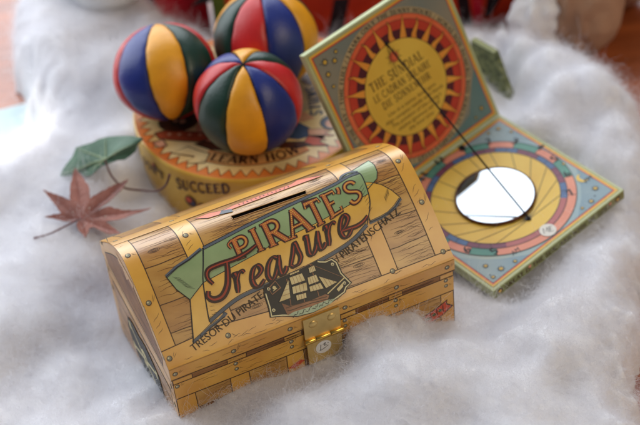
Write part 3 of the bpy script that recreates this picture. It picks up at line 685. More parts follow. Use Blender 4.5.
fl = [(5.15, 1.60), (5.5, 1.78), (5.6, 1.46), (5.2, 1.33)]; A.stroke(fl, .03, HULL, 3, closed=True); A.disc((5.37, 1.55), .07, SAIL, 3, 12); A.stroke([(5.28, 1.44), (5.46, 1.5)], .03, SAIL, 3)
for a, b_ in (((5.32, .96), (6.46, 1.95)), ((6.46, 1.95), (7.04, 1.9)), ((7.04, 1.9), (8.05, .95))): A.stroke([a, b_], .014, HULL, 2)
PL_.emit(pb); pb.build('ship_plaque', lid)

# base -----------------------------------------------------------
HB = -2.0
bs = MB(); bs.slab(bpt(.04, .04, HB), BA, BB, VZ, BW - .08, BD - .08, HS - .02 - HB, WOODR, .03)
fs = lambda u, z, h=0.0: bpt(u, .04 - h, z)
A = Art(fs)
A.poly([(.06, 2.76), (12.94, 2.76), (12.94, HS - .06), (.06, HS - .06)], WOODR, 0)
for u0, u1 in ((.06, .9), (2.45, 3.3), (5.0, 5.8), (7.6, 8.3), (9.85, 10.5), (12.3, 12.94)):
    A.poly([(u0, 2.76), (u1, 2.76), (u1, HS - .06), (u0, HS - .06)], STRAP, 1)
    A.stroke([(u0, 2.76), (u0, HS - .06)], .03, INK, 2); A.stroke([(u1, 2.76), (u1, HS - .06)], .03, INK, 2)
grain(A, .9, 12, 2.78, HS - .08, 26, L=1)
A.poly([(.06, 1.86), (12.94, 1.86), (12.94, 2.74), (.06, 2.74)], STRAP, 2)
A.stroke(wob((.06, 2.74), (12.94, 2.74), 40, .012), .045, INK, 3); A.stroke(wob((.06, 1.86), (12.94, 1.86), 40, .012), .05, INK, 3)
for _ in range(24):
    u0 = random.uniform(.5, 12); v0 = random.uniform(1.95, 2.6); A.stroke(wob((u0, v0), (u0 + random.uniform(.3, .9), v0 + random.uniform(-.04, .04)), 8, .015), .014, INK, 3, taper=True)
for u in (.21, 2.79, 5.30, 7.77, 10.17, 12.58):
    rivet(A, (u, 2.6), .105, 4); 
    if u > 1: rivet(A, (u, 2.28), .095, 4)
for i, (u0, u1) in enumerate(((.9, 2.45), (3.3, 5.0), (5.8, 7.6), (8.3, 9.85), (10.5, 12.3))):
    z = 1.84
    while z > HB + .2:
        z1 = max(HB + .05, z - random.uniform(.9, 1.3)); A.poly([(u0, z1), (u1, z1), (u1, z), (u0, z)], random.choice((WOODP, WOODR, WOOD)), 0); A.stroke(wob((u0, z1), (u1, z1), 12, .015), .03, INK, 1)
        grain(A, u0, u1, z1, z, 7, L=1); z = z1
for u0, u1 in ((.06, .9), (2.45, 3.3), (5.0, 5.8), (7.6, 8.3), (9.85, 10.5), (12.3, 12.94)):
    A.poly([(u0, HB + .05), (u1, HB + .05), (u1, 1.84), (u0, 1.84)], STRAP, 1)
    A.stroke(wob((u0, HB + .05), (u0, 1.84), 14, .015), .035, INK, 2); A.stroke(wob((u1, HB + .05), (u1, 1.84), 14, .015), .035, INK, 2)
# small red scroll by the right corner, and a scrap of one beside the clasp
rb_ = [(10.95, .78), (11.6, 1.0), (12.2, 1.2), (12.62, 1.42), (12.55, 1.2), (12.85, .95), (12.4, .62), (11.9, .42), (11.3, .3), (10.9, .35)]
A.poly(rb_, RED, 3); A.stroke(rb_, .05, INKG, 4, closed=True)
for k in range(4): A.disc((11.35 + .3 * k, .6 + .11 * k), .1, mat('printed_leaf', (70, 92, 48)), 4, 10); A.stroke([(11.5 + .3 * k, .5 + .1 * k), (11.48 + .3 * k, .9 + .1 * k)], .04, INKG, 5)
A.poly([(5.0, 1.1), (5.6, 1.35), (5.8, 1.2), (5.3, .95)], RED, 3)
A.emit(bs)
# left end of the base: slanting boards and frame
es = lambda y, z, h=0.0: bpt(.04 - h, BD - y, z)
A = Art(es)
A.poly([(.06, HB + .06), (BD - .06, HB + .06), (BD - .06, HS - .06), (.06, HS - .06)], STRAP, 0)
A.poly([(.7, HB + .3), (BD - .7, HB + .3), (BD - .7, 1.9), (.7, 1.9)], WOODP, 1)
A.stroke([(.7, HB + .3), (BD - .7, HB + .3), (BD - .7, 1.9), (.7, 1.9)], .04, INK, 3, closed=True)
for k in range(1, 4): A.stroke(wob((.7, HB + .3 + k * .9), (BD - .7, HB + .3 + k * .9), 16, .02), .035, INK, 3)
grain(A, .8, BD - .8, HB + .4, 1.8, 46, L=2)
A.stroke(wob((.06, 1.95), (BD - .06, 1.95), 20, .015), .04, INK, 3); A.stroke(wob((.06, 2.7), (BD - .06, 2.7), 20, .015), .04, INK, 3)
for c in ((.4, 2.35), (BD - .4, 2.35), (.4, 1.2), (BD - .4, 1.2)): rivet(A, c, .12, 4)
A.emit(bs)
base = bs.build('base', chest)
# dark plaque with a pale crossed emblem on the left end
sp = MB(); A = Art(es, base=.03)
q = [(1.6, .2), (1.9, 1.1), (2.6, 1.35), (3.4, 1.25), (4.2, 1.4), (5.0, 1.25), (5.75, .9), (6.0, .1), (5.7, -.7), (5.0, -1.05), (4.0, -1.0), (3.2, -1.15), (2.3, -.95), (1.8, -.5)]
q = [(p[0] + .55, p[1] + .05) for p in q]
A.poly(q, BLACK, 0); A.stroke(q, .06, INKG, 1, closed=True); A.stroke([(4.35 + (p[0] - 4.35) * .92, .1 + (p[1] - .1) * .9) for p in q], .04, RIVET, 1, closed=True)
for a, b_ in (((2.6, -.5), (6.0, .8)), ((2.6, .8), (6.0, -.5))):
    A.stroke([a, b_], .16, CREAM, 2)
    for p in (a, b_): A.disc((p[0], p[1] + .1), .14, CREAM, 2, 12); A.disc((p[0], p[1] - .1), .14, CREAM, 2, 12)
A.disc((4.3, .28), .42, CREAM, 3, 20, .4); A.poly([(4.05, .05), (4.55, .05), (4.5, -.25), (4.1, -.25)], CREAM, 3)
for dx in (-.15, .15): A.disc((4.3 + dx, .28), .1, BLACK, 4, 12)
A.emit(sp); sp.build('emblem_plaque', base)

# brass clasp ----------------------------------------------------
fy = -BB
def cpt(u, z, h): return bpt(u, -h, z)
cm_ = MB(); cm_.slab(cpt(5.87, 2.42, .02), BA, VZ, fy, 1.66, 1.2, .08, BRASS, .02)
clasp = cm_.build('clasp', chest)
for u, z in ((6.3, 3.25), (7.14, 3.27)):
    r_ = MB(); r_.dome(cpt(u, z, .1), BA, VZ, fy, .2, .09, BRASS); r_.build('rivet', clasp)
bl = MB()
for u0, u1, rr in ((5.83, 6.32, .125), (6.34, 7.0, .12), (7.02, 7.62, .125)):
    bl.tube([cpt(u0, 2.36, .13), cpt(u0 + .02, 2.36, .13), cpt(u1 - .02, 2.36, .13), cpt(u1, 2.36, .13)], [rr * .9, rr, rr, rr * .9], BRASS2, 16)
bl.build('hinge_barrel', clasp)
hp = MB(); hp.slab(cpt(5.9, 1.0, .1), BA, VZ, (fy * .99 + VZ * .0).normalized(), 1.6, 1.3, .06, BRASS, .02); hp.build('hasp_plate', clasp)
ps = MB(); A = Art(lambda u, z, h=0.0: cpt(u, z, .165 + h))
A.disc((6.62, 1.78), .36, PAPER, 0, 32)
A.stroke(wob((6.45, 1.66), (6.52, 1.95), 4, .01), .03, INKG, 1); A.stroke(wob((6.42, 1.62), (6.84, 1.78), 6, .02), .03, INKG, 1); A.stroke(crom([(6.6, 1.92), (6.72, 1.98), (6.66, 1.84), (6.78, 1.86)], 4), .03, INKG, 1); A.disc((6.84, 1.92), .025, INKG, 1, 8)
A.emit(ps); ps.build('price_sticker', clasp)

# ------------------------------------------------------------------ the round tin
TC = Vector((-2.7177, 6.9553, 0)); TTOP = 1.8209; TR = 6.1846; TB = -2.2
tin = thing('round_tin', (TC.x, TC.y, TB), 'round yellow juggling tin with orange zigzag border, carrying three balls', 'tin')
tw = MB(); n = 128
def cyl(a, z, r): return TC + Vector((math.cos(a), math.sin(a), 0)) * r + VZ * z
profile = [(TB, TR - .1), (TB + .1, TR - .03), (0.0, TR - .03), (TTOP - .34, TR - .03)]
tw.grid([[cyl(2 * math.pi * k / n, z, r) for k in range(n)] for z, r in profile], TINOLIVE, True)
wall = Art(lambda a, z, h=0.0: cyl(math.radians(a), z * 1.025 - 1.2017, TR + .001 + h))
wall.maxd = None
def arcpoly(art, a0, a1, z0, z1, mt, L, n=24):
    for k in range(n):
        x0 = a0 + (a1 - a0) * k / n; x1 = a0 + (a1 - a0) * (k + 1) / n; art.tri((x0, z0), (x1, z0), (x1, z1), mt, L); art.tri((x0, z0), (x1, z1), (x0, z1), mt, L)
serif(wall, "SUCCEED", -131.5, -103.5, lambda p: (p[0], 1.74 + p[1] + .016 * (p[0] + 130)), .6, TINBROWN, 2, 1.5)
serif(wall, "DON'T", -160, -139, lambda p: (p[0], 1.62 + p[1] + .012 * (p[0] + 150)), .46, TINBROWN, 2, 1.5)
serif(wall, "IF AT FIRST YOU", -240, -166, lambda p: (p[0], 1.2 + p[1]), .56, TINBROWN, 2, 1.5)
serif(wall, "LEARN HOW", -80, -20, lambda p: (p[0], 1.5 + p[1]), .6, TINBROWN, 2, 1.5)
for a, z, rr in ((-124.5, 1.15, .34), (-118.2, .92, .32), (-146, 2.2, .2)):
    kx = 360 / (2 * math.pi * TR)
    wall.disc((a, z), rr * kx, TINBROWN, 2, 24, rr); wall.disc((a - 1.0, z + .07), rr * .5 * kx, RED, 3, 16, rr * .5); wall.disc((a + 1.2, z - .1), rr * .35 * kx, TINBLUE, 3, 14, rr * .35)
for a0, z0, sgn in ((-129.5, .7, 1), (-113.5, .72, -1)):
    for k in range(9):
        t = k / 9; wall.stroke([(a0 + sgn * 2 * math.sin(t * 3), z0 + t * 1.0 - .5), (a0 + sgn * 2 * math.sin((t + .06) * 3), z0 + t * 1.0 - .44)], .03, TINBROWN, 2)
wall.emit(tw); tin_body = tw.build('tin_body', tin)
tl = MB()
profile = [(TTOP - .4, TR - .01), (TTOP - .16, TR - .01), (TTOP - .05, TR - .03), (TTOP, TR - .1), (TTOP + .005, TR - .16), (TTOP - .02, TR - .2), (TTOP - .02, 3.0), (TTOP - .02, .02)]
rws = [[cyl(2 * math.pi * k / n, z, r) for k in range(n)] for z, r in profile]
tl.grid(rws[:4], TINOLIVE, True); tl.grid(rws[3:6], TINORANGE, True); tl.grid(rws[5:], TINCREAM, True)
A = Art(lambda x, y, h=0.0: TC + Vector((x * 1.025, y * 1.025, TTOP - .02 + h)))
A.ring((0, 0), 5.74, 5.83, TINORANGE, 1, n=140)
NT = 60
for k in range(NT):
    t0 = 2 * math.pi * k / NT; t1 = 2 * math.pi * (k + 1) / NT; tm = (t0 + t1) / 2
    pp = [(5.76 * math.cos(t0), 5.76 * math.sin(t0)), (5.26 * math.cos(tm), 5.26 * math.sin(tm)), (5.76 * math.cos(t1), 5.76 * math.sin(t1))]
    A.poly(pp[::1], TINORANGE, 2); A.stroke(pp, .035, TINBROWN, 3)
# caption ribbon round the front of the lid
A.ring((0, 0), 4.1, 4.96, TINORANGE, 2, -123, -60); A.ring((0, 0), 4.18, 4.9, mat('tin_ribbon', (214, 160, 96), rgb2=(190, 126, 70), scale=80), 3, -122, -61)
for r in (4.12, 4.95): A.stroke([(r * math.cos(math.radians(a)), r * math.sin(math.radians(a))) for a in range(-123, -59)], .05, TINBROWN, 4)
pol = lambda r0: (lambda p: ((r0 - p[1]) * math.cos(math.radians(p[0])), (r0 - p[1]) * math.sin(math.radians(p[0]))))
serif(A, 'LEARN HOW', -119, -64, pol(4.82), .56, TINBROWN, 5, 1.5)
A.poly([(-4.1, -3.4), (-3.3, -3.05), (-2.7, -3.5), (-2.25, -3.75), (-2.5, -4.4), (-3.4, -4.3), (-3.0, -3.85)], TINCREAM, 4); A.stroke([(-4.1, -3.4), (-3.3, -3.05), (-2.7, -3.5), (-2.25, -3.75), (-2.5, -4.4), (-3.4, -4.3), (-3.0, -3.85)], .05, TINBROWN, 5, closed=True)
A.poly([(2.1, -3.9), (2.5, -3.2), (3.3, -3.3), (3.0, -3.75), (3.4, -4.1)], RED, 4); A.stroke([(2.1, -3.9), (2.5, -3.2), (3.3, -3.3), (3.0, -3.75), (3.4, -4.1)], .05, TINBROWN, 5, closed=True)
# juggler on the left: dark ball, rust sleeve with buttons
A.disc((-3.75, -1.0), .95, TINBROWN, 2, 30, .75); A.disc((-3.6, -1.1), .55, RUST, 3, 24, .45); A.circle((-3.75, -1.0), .98, .05, BLACK, 3, 30, .78)
slv = [(-4.9, -1.75), (-4.3, -1.6), (-3.4, -1.85), (-2.5, -2.1), (-2.2, -2.6), (-2.8, -2.75), (-3.8, -2.5), (-4.7, -2.2)]
A.poly(slv, mat('tin_rust', (184, 82, 40), rgb2=(150, 60, 30), scale=100), 3); A.stroke(slv, .07, TINBROWN, 4, closed=True)
for k in range(4): A.disc((-4.2 + .5 * k, -1.95 - .1 * k), .1, TINSKIN, 5, 10)
A.poly([(-2.4, -1.6), (-1.4, -1.5), (-1.2, -2.6), (-1.9, -3.0), (-2.3, -2.4)], mat('tin_green', (60, 84, 56), rgb2=(44, 62, 44), scale=100), 2)
for q, mt_ in (([(-5.3, -.2), (-4.6, .1), (-3.9, .0), (-3.2, .3), (-3.6, .6), (-4.8, .6)], TINBROWN), ([(-3.0, -2.9), (-2.5, -2.75), (-1.6, -3.2), (-.9, -3.5), (-1.2, -3.75), (-2.3, -3.4)], TINBROWN), ([(.6, -3.3), (1.5, -3.5), (2.2, -3.6), (2.6, -3.9), (1.9, -4.05), (.8, -3.8)], TINBROWN), ([(-5.0, -2.5), (-4.5, -2.3), (-4.3, -2.8), (-4.7, -2.9)], TINSKIN), ([(3.9, -1.4), (4.6, -1.2), (4.7, -1.9), (4.2, -2.0)], TINBROWN)):
    A.poly(q, mt_, 5); A.stroke(q, .05, BLACK, 6, closed=True)
A.disc((-3.55, -1.05), .16, TINSKIN, 4, 14); A.disc((-3.9, -.95), .12, TINSKIN, 4, 12)
# figure on the right: blue cap and coat, open hand
A.disc((3.75, -2.35), .62, TINBLUE, 3, 26, .55); A.disc((3.72, -2.45), .36, TINSKIN, 4, 20, .34); A.circle((3.75, -2.35), .62, .05, BLACK, 4, 26, .55)
A.poly([(1.2, -2.2), (2.0, -2.0), (2.6, -2.6), (2.7, -3.2), (2.0, -3.4), (1.1, -3.1)], TINBLUE, 3)
A.poly([(2.5, -2.7), (3.1, -2.75), (3.6, -3.0), (3.3, -3.1), (3.75, -3.4), (3.2, -3.35), (3.3, -3.7), (2.9, -3.4), (2.5, -3.25)], TINSKIN, 4); A.stroke([(2.5, -2.7), (3.1, -2.75), (3.6, -3.0), (3.3, -3.1), (3.75, -3.4), (3.2, -3.35), (3.3, -3.7), (2.9, -3.4), (2.5, -3.25)], .03, TINBROWN, 5, closed=True)
A.poly([(1.6, -1.6), (2.4, -1.3), (2.9, -1.9), (2.2, -2.1)], TINSKIN, 2)
serif(A, 'SKILLS', 0, 2.3, lambda p: (2.6 + p[0] * .05 + p[1], .6 - p[0]), .55, TINBLUE, 4, 1.6)
A.disc((2.9, 1.3), .5, TINBROWN, 2, 20); A.disc((-1.0, -1.8), 1.9, TINSKIN, 1, 40, 1.6); A.disc((1.2, .2), 2.2, mat('tin_pale_blue', (206, 176, 126), rgb2=(176, 150, 120), scale=40), 1, 40, 1.8)
A.emit(tl); tl.build('tin_lid', tin)

# ------------------------------------------------------------------ juggling balls
def leather(name, rgb):
    return mat(name, rgb, rough=0.4, var=0.16, scale=120, spec=0.5, bump=0.18, bscale=700)
PANEL = {'yellow': leather('yellow_leather', (232, 160, 26)), 'blue': leather('blue_leather', (26, 44, 124)), 'red': leather('red_leather', (196, 30, 30)), 'green': leather('dark_green_leather', (16, 52, 38))}
SEAM = mat('seam_thread', (18, 16, 18), rough=0.9)
def ball(loc, R, axis, front, order, squash, label):
    """eight leather panels between two poles; front = direction in which the middle of the first panel faces"""
    loc = Vector(loc); ax = Vector(axis).normalized(); f = Vector(front); f = (f - ax * f.dot(ax)).normalized(); g = ax.cross(f)
    t = thing('juggling_ball', (loc.x, loc.y, loc.z - R * squash), label, 'ball', 'juggling balls on the round tin')
    ns, nr = 14, 44; rr = np.random.default_rng(int(abs(loc.x) * 100))
    ph = rr.uniform(0, 6, 8)
    def pt(th, phi, rad):
        d = ax * math.cos(th) + (f * math.cos(phi) + g * math.sin(phi)) * math.sin(th)
        p = d * rad; p.z *= squash
        if p.z < -R * squash * .93: p.z = -R * squash * .93 + (p.z + R * squash * .93) * .15
        return loc + p + VZ * 0
    for k in range(8):
        rows = []
        for i in range(nr + 1):
            th = .02 + (math.pi - .04) * i / nr; row = []
            for j in range(ns + 1):
                x = j / ns * 2 - 1; phi = (k + x * .5 * .994) * math.pi / 4
                e = (1 - abs(x)) * math.sin(th) * R * .39          # distance from the seam
                dip = .07 * math.exp(-(e / .06) ** 1.2) + .03 * math.exp(-(e / .25))
                rad = R * (1.012 - .012 * (x * x)) - dip - .1 * math.exp(-(math.sin(th) / .1) ** 2) * 1
                pk = .03 * math.sin(th * 13 + ph[k]) * math.sin(th * 5 + ph[(k + 1) % 8]) * math.exp(-(e / .22)) + .02 * math.sin(th * 2.3 + ph[(k + 5) % 8]) + .016 * math.sin(th * 5 + phi * 3 + ph[(k + 3) % 8])
                row.append(pt(th, phi, rad + pk))
            rows.append(row)
        mb = MB(); mb.grid(rows, PANEL[order[k % 4]], False); o = mb.build('panel', t); o['label'] = ('dark green' if order[k % 4] == 'green' else order[k % 4]) + ' leather panel'
    sm = MB()
    for k in range(8):
        phi = (k + .5) * math.pi / 4; sm.tube([pt(.02 + (math.pi - .04) * i / 40, phi, R - .125) for i in range(41)], .03, SEAM, 6)
        for i in range(3, 46):                                   # stitches across each seam
            th = .06 + (math.pi - .12) * (i + .5) / 48; w_ = .055 / max(.2, R * math.sin(th))
            a_, b_ = pt(th, phi - w_, R - .055), pt(th + .012, phi + w_, R - .055); sm.tube([a_, (a_ + b_) / 2, b_], .013, SEAM, 4)
    for th in (.0, math.pi): sm.dome(pt(th, 0, R - .2), f, g, ax * (1 if th == 0 else -1), .12, .05, SEAM, 12, 4)
    sm.build('seam', t)
    return t
Fw = F_; back = -Fw
def vd(x, y, z): return R_ * x + U_ * y + back * z
ball((-2.849, 3.622, TTOP + 2.480), 2.583, vd(-.07, .69, .72), vd(.0, -.72, .69), ['yellow', 'blue', 'red', 'green'], .965, 'front juggling ball, a yellow panel facing out between dark green and blue')
ball((-6.888, 6.933, TTOP + 2.378), 2.562, vd(-.16, .97, .05), vd(.12, .05, .99), ['yellow', 'green', 'red', 'blue'], .90, 'left juggling ball with blue and yellow panels facing out and no seam star in view')
ball((-1.794, 8.470, TTOP + 2.542), 2.624, vd(-.1, .92, .36), vd(-.30, -.36, .9), ['red', 'blue', 'yellow', 'green'], .98, 'rearmost juggling ball with red and blue panels facing out, behind the other two')

# ------------------------------------------------------------------ the sundial
DP = Vector((2.5826, .6532, -.5152)); E1 = Vector((.8144, .5712, .1025)).normalized(); E2 = Vector((-.5722, .8198, -.0226)).normalized()
E3 = E1.cross(E2).normalized(); LL = Vector((-.3072, .2744, .9112)).normalized(); NLv = E1.cross(LL).normalized()
SS, SQ = 8.5588, 8.3611
dial = thing('sundial', DP + E1 * SS / 2 - E2 * SQ / 2 - E3 * .55, 'open hinged card sundial printed with a sun, a round mirror and a string across it', 'sundial')
def bsurf(a, b_, h=0.0): return DP + E1 * a - E2 * b_ + E3 * h
def lsurf(a, b_, h=0.0): return DP + E1 * a + LL * b_ + NLv * h
def frame(A, w, h_, field):
    A.poly([(.02, .02), (w - .02, .02), (w - .02, h_ - .02), (.02, h_ - .02)], PALEG, 0)
    for k, (o_, mt) in enumerate(((.17, DYEL), (.28, DORANGE), (.36, field))):
        A.poly([(o_, o_), (w - o_, o_), (w - o_, h_ - o_), (o_, h_ - o_)], mt, 1 + k)
    A.stroke([(.36, .36), (w - .36, .36), (w - .36, h_ - .36), (.36, h_ - .36)], .02, INKG, 4, closed=True); A.stroke([(.17, .17), (w - .17, .17), (w - .17, h_ - .17), (.17, h_ - .17)], .015, INKG, 4, closed=True)
def star(A, c, r, L=5, mt=DYEL):
    for k in range(8):
        a = math.pi * k / 4; A.stroke([(c[0] + r * .6 * math.cos(a), c[1] + r * .6 * math.sin(a)), (c[0] + r * math.cos(a), c[1] + r * math.sin(a))], r * .16, INKG, L)
    A.disc(c, r * .62, INKG, L, 16); A.disc(c, r * .46, mt, L + 1, 16); A.disc(c, r * .15, INKG, L + 2, 8)
# base board
sb2 = MB(); sb2.slab(bsurf(0, SQ, -.55), E1, E2, E3, SS, SQ, .55, PALEG, .025)
A = Art(lambda a, b_, h=0.0: bsurf(a, b_, h)); A0 = A
frame(A, SS, SQ, SKYB)
A.emit(sb2)
BC = (4.28, 4.09)
# corners a deeper blue, as printed
A = Art(lambda a, b_, h=0.0: bsurf(a, b_, h), base=.02)
DEEP = mat('dial_deep_sky', (120, 146, 160), rgb2=(146, 162, 164), scale=45, rough=0.4)
for cx, cy in ((.38, .38), (SS - .38, .38), (.38, SQ - .38), (SS - .38, SQ - .38)):
    sx = 1 if cx < 4 else -1; sy = 1 if cy < 4 else -1
    A.poly([(cx, cy), (cx + sx * 2.3, cy), (cx + sx * 1.3, cy + sy * .75), (cx + sx * .75, cy + sy * 1.3), (cx, cy + sy * 2.3)], DEEP, 0)
def seg(A, c, r0, r1, a0, a1, mt, L): A.ring(c, r0, r1, mt, L, a0, a1, n=100); A.stroke([(c[0] + r * math.cos(math.radians(a0)), c[1] + r * math.sin(math.radians(a0))) for r in (r0, r1)], .03, INKG, L + 1)
# angle: hour h sits at 270 (towards the hinge) + 19.6 h in (a, b) coordinates, b pointing away from the hinge
HA_ = lambda h: 270 + 19.6 * h
A.ring(BC, 3.42, 3.86, SALMON, 1)
for i, h in enumerate(range(-7, 7)):
    seg(A, BC, 3.42, 3.86, HA_(h), HA_(h + 1), (TEAL, SALMON)[i % 2], 2)
seg(A, BC, 3.42, 3.86, HA_(7), HA_(7) + 86, SALMON, 2); seg(A, BC, 3.42, 3.86, HA_(7) + 85.6, HA_(7) + 86, SALMON, 2)
A.ring(BC, 3.1, 3.42, PURPLE, 1)
for i, h in enumerate(range(-14, 14)):
    seg(A, BC, 3.1, 3.42, HA_(h / 2 + .25), HA_(h / 2 + .75), (PURPLE, DBLUE)[(i // 2) % 2], 2)
A.ring(BC, 3.1, 3.42, mat('dial_mauve', (176, 98, 96), rgb2=(160, 84, 84), scale=60), 3, HA_(7.2), HA_(7.2) + 74)
A.disc(BC, 3.1, DYEL, 2, 80)
for r in (3.1, 3.42, 3.86): A.circle(BC, r, .035, INKG, 5, 90)
GP = (4.26, 6.38)
for h in range(-7, 8):
    a = math.radians(HA_(h)); p = (BC[0] + 3.1 * math.cos(a), BC[1] + 3.1 * math.sin(a)); A.stroke([GP, p], .028, INKG, 5)
for h in range(-7, 8):
    a = HA_(h); num = str((12 + h - 1) % 12 + 1)
    rad = math.radians(a); r0 = 3.72; c = Vector((BC[0] + r0 * math.cos(rad), BC[1] + r0 * math.sin(rad)))
    dn = Vector((-math.cos(rad), -math.sin(rad))); upv = -dn
    if abs(h) > 4.5: upv = Vector((0, -1)) * .4 + upv * .1; upv = Vector((0, -1))
    upv.normalize(); rt = Vector((-upv.y, upv.x)); sgn = 1
    rt = Vector((-upv.y, upv.x)) if upv.y < 0 else Vector((-upv.y, upv.x))
    f = lambda p, c=c, rt=rt, upv=upv: tuple(c + rt * p[0] + upv * p[1])
    w = .26 if len(num) == 1 else .44
    for o_ in (-.018, .018): sans(A, num, -w / 2 + o_, w / 2 + o_, f, .42, INKG, 6)
for txt, p in (('PM', (7.95, 6.75)), ('AM', (2.35, 7.5))):
    f = lambda q, p=p: (p[0] + q[0] * .93 + .3 * q[1], p[1] - q[1] - .0 * q[0]); sans(A, txt, -.24, .24, f, .26, INKG, 6)
for c, r in (((7.75, 7.3), .2), ((7.0, 7.75), .17), ((8.0, 5.0), .13), ((.85, 7.0), .17), ((1.2, 7.65), .2), ((.6, 7.75), .15), ((1.95, 7.8), .14), ((.8, .8), .2), ((.65, 1.5), .13), ((1.5, .65), .14), ((7.75, .75), .18), ((7.2, .6), .12), ((8.0, 1.4), .13), ((6.4, 7.75), .12)): star(A, c, r * .95)
A.poly(arc(7.85, 6.35, .26, .3, 60, 300, 16) + arc(7.97, 6.35, .2, .25, 290, 70, 16), DYEL, 5)
for _ in range(26):
    c = (random.uniform(.5, SS - .5), random.uniform(.5, SQ - .5))
    if (Vector(c) - Vector(BC)).length > 4.0: A.disc(c, random.uniform(.02, .04), INKG, 5, 6)
A.emit(sb2)
# the two visible edges of the base: olive print with the motto
fr = Art(lambda a, z, h=0.0: bsurf(a, SQ + h, -.55 + z))
fr.poly([(.03, .03), (SS - .03, .03), (SS - .03, .5), (.03, .5)], EDGEG, 0)
serif(fr, 'GREAT IS THE SUN, AND WIDE HE GOES', .7, SS - .9, lambda p: (p[0], .12 + p[1]), .26, INK, 2, 1.5)
for c in (.4, SS - .45): fr.disc((c, .26), .17, TINBROWN, 2, 16); fr.disc((c, .26), .09, DYEL, 3, 12)
for c in (2.3, 7.6): fr.disc((c, .36), .09, SALMON, 3, 12)
fr.emit(sb2)
sbase = sb2.build('base_board', dial)
# mirror with a brown bezel ring
MIRROR = bpy.data.materials.new('mirror_glass'); MIRROR.use_nodes = True; b = MIRROR.node_tree.nodes['Principled BSDF']
b.inputs['Base Color'].default_value = (.44, .47, .50, 1); b.inputs['Metallic'].default_value = 1; b.inputs['Roughness'].default_value = .015
mr = MB(); rows = []
MC = (4.27, 4.12)
def mp_(r, z, k=0.0): return [bsurf(MC[0] + r * math.cos(t), MC[1] + r * math.sin(t), z + k * r * math.cos(t)) for t in [2 * math.pi * k / 72 for k in range(72)]]
mr.grid([mp_(1.95, .03), mp_(1.95, .15), mp_(1.92, .2), mp_(1.88, .2), mp_(1.85, .15), mp_(1.85, .02)], TINBROWN, True); mr.grid([mp_(1.85, .12, .04), mp_(.01, .12, .04)], MIRROR, True, False)
mr.build('mirror', dial)
# lid board
lb2 = MB(); lb2.slab(lsurf(0, 0, -.42), E1, LL, NLv, SS, SQ, .42, PALEG, .025)
A = Art(lsurf); frame(A, SS, SQ, SKYL); A.emit(lb2)
A = Art(lsurf, base=.02); LC = (4.28, 4.18)
TEALF = mat('dial_teal_field', (84, 118, 122), rgb2=(104, 128, 122), scale=45, rough=0.4)
A.poly([(.38, .38), (SS - .38, .38), (SS - .38, 2.9), (SS - .9, 2.2), (SS - 1.6, 1.0), (6.2, .7), (4.3, .5), (2.3, .7), (1.6, 1.0), (.9, 2.2), (.38, 2.9)], TEALF, 0)
BUFF = mat('dial_buff', (178, 156, 112), rgb2=(158, 142, 108), scale=40, rough=0.4)
A.ring(LC, 3.5, 3.86, BUFF, 1)
A.disc(LC, 3.55, DORANGE, 2, 90); A.disc(LC, 3.28, DRED, 3, 90); A.disc(LC, 2.82, MAROON, 4, 90)
for r in (3.55, 3.28, 2.82): A.circle(LC, r, .022, INKG, 6, 90)
NR = 24
for k in range(NR):
    a = 2 * math.pi * (k + .5) / NR; d = Vector((math.cos(a), math.sin(a))); t = Vector((-d.y, d.x)); C_ = Vector(LC)
    if k % 2 == 0:
        pp = [C_ + d * 2.36 + t * .2, C_ + d * 2.7 + t * .15, C_ + d * 3.1 + t * .06, C_ + d * 3.52, C_ + d * 3.1 - t * .06, C_ + d * 2.7 - t * .15, C_ + d * 2.36 - t * .2]
    else:
        w_ = [(2.36, 0, .17), (2.6, .05, .13), (2.85, .0, .1), (3.1, -.05, .06), (3.36, .03, .02)]
        pp = [C_ + d * r + t * (o_ + h_) for r, o_, h_ in w_] + [C_ + d * r + t * (o_ - h_) for r, o_, h_ in w_[::-1]]
    A.poly([tuple(p) for p in pp], RAY, 7); A.stroke(pp, .022, INK, 8, closed=True)
A.disc(LC, 2.38, DYEL, 9, 90); A.circle(LC, 2.38, .03, INK, 10, 90)
flat = lambda b0: (lambda p: (p[0], b0 + p[1]))
serif(A, 'THE SUNDIAL', 2.4, 5.8, flat(4.92), .46, DTEXT, 11, 1.0)
serif(A, 'LE CADRAN SOLAIRE', 2.35, 6.0, flat(4.36), .36, DTEXT, 11, 1.0)
serif(A, 'DIE SONNENUHR', 2.65, 5.75, flat(3.83), .36, DTEXT, 11, 1.0)
for txt, x0, x1, b0 in (('Use in a sunny, level spot.', 2.75, 5.85, 3.38), ('Align compass needle with North.', 2.4, 6.2, 3.07), ("The position of the string's", 2.7, 5.9, 2.77), ('shadow (gnomon) will tell', 2.95, 5.65, 2.47), ('the local time', 3.5, 5.1, 2.17)):
    sans(A, txt, x0, x1, flat(b0), .19, DTEXT, 11, shear=.2)
A.disc((4.3, 5.85), .26, DORANGE, 12, 20)
for k in range(16):
    a = 2 * math.pi * k / 16; A.poly([(4.3 + .2 * math.cos(a - .17), 5.85 + .2 * math.sin(a - .17)), (4.3 + .2 * math.cos(a + .17), 5.85 + .2 * math.sin(a + .17)), (4.3 + (.52 if k % 2 else .4) * math.cos(a), 5.85 + (.52 if k % 2 else .4) * math.sin(a))], RUST, 11)
A.circle((4.3, 5.85), .2, .02, RUST, 13, 20)
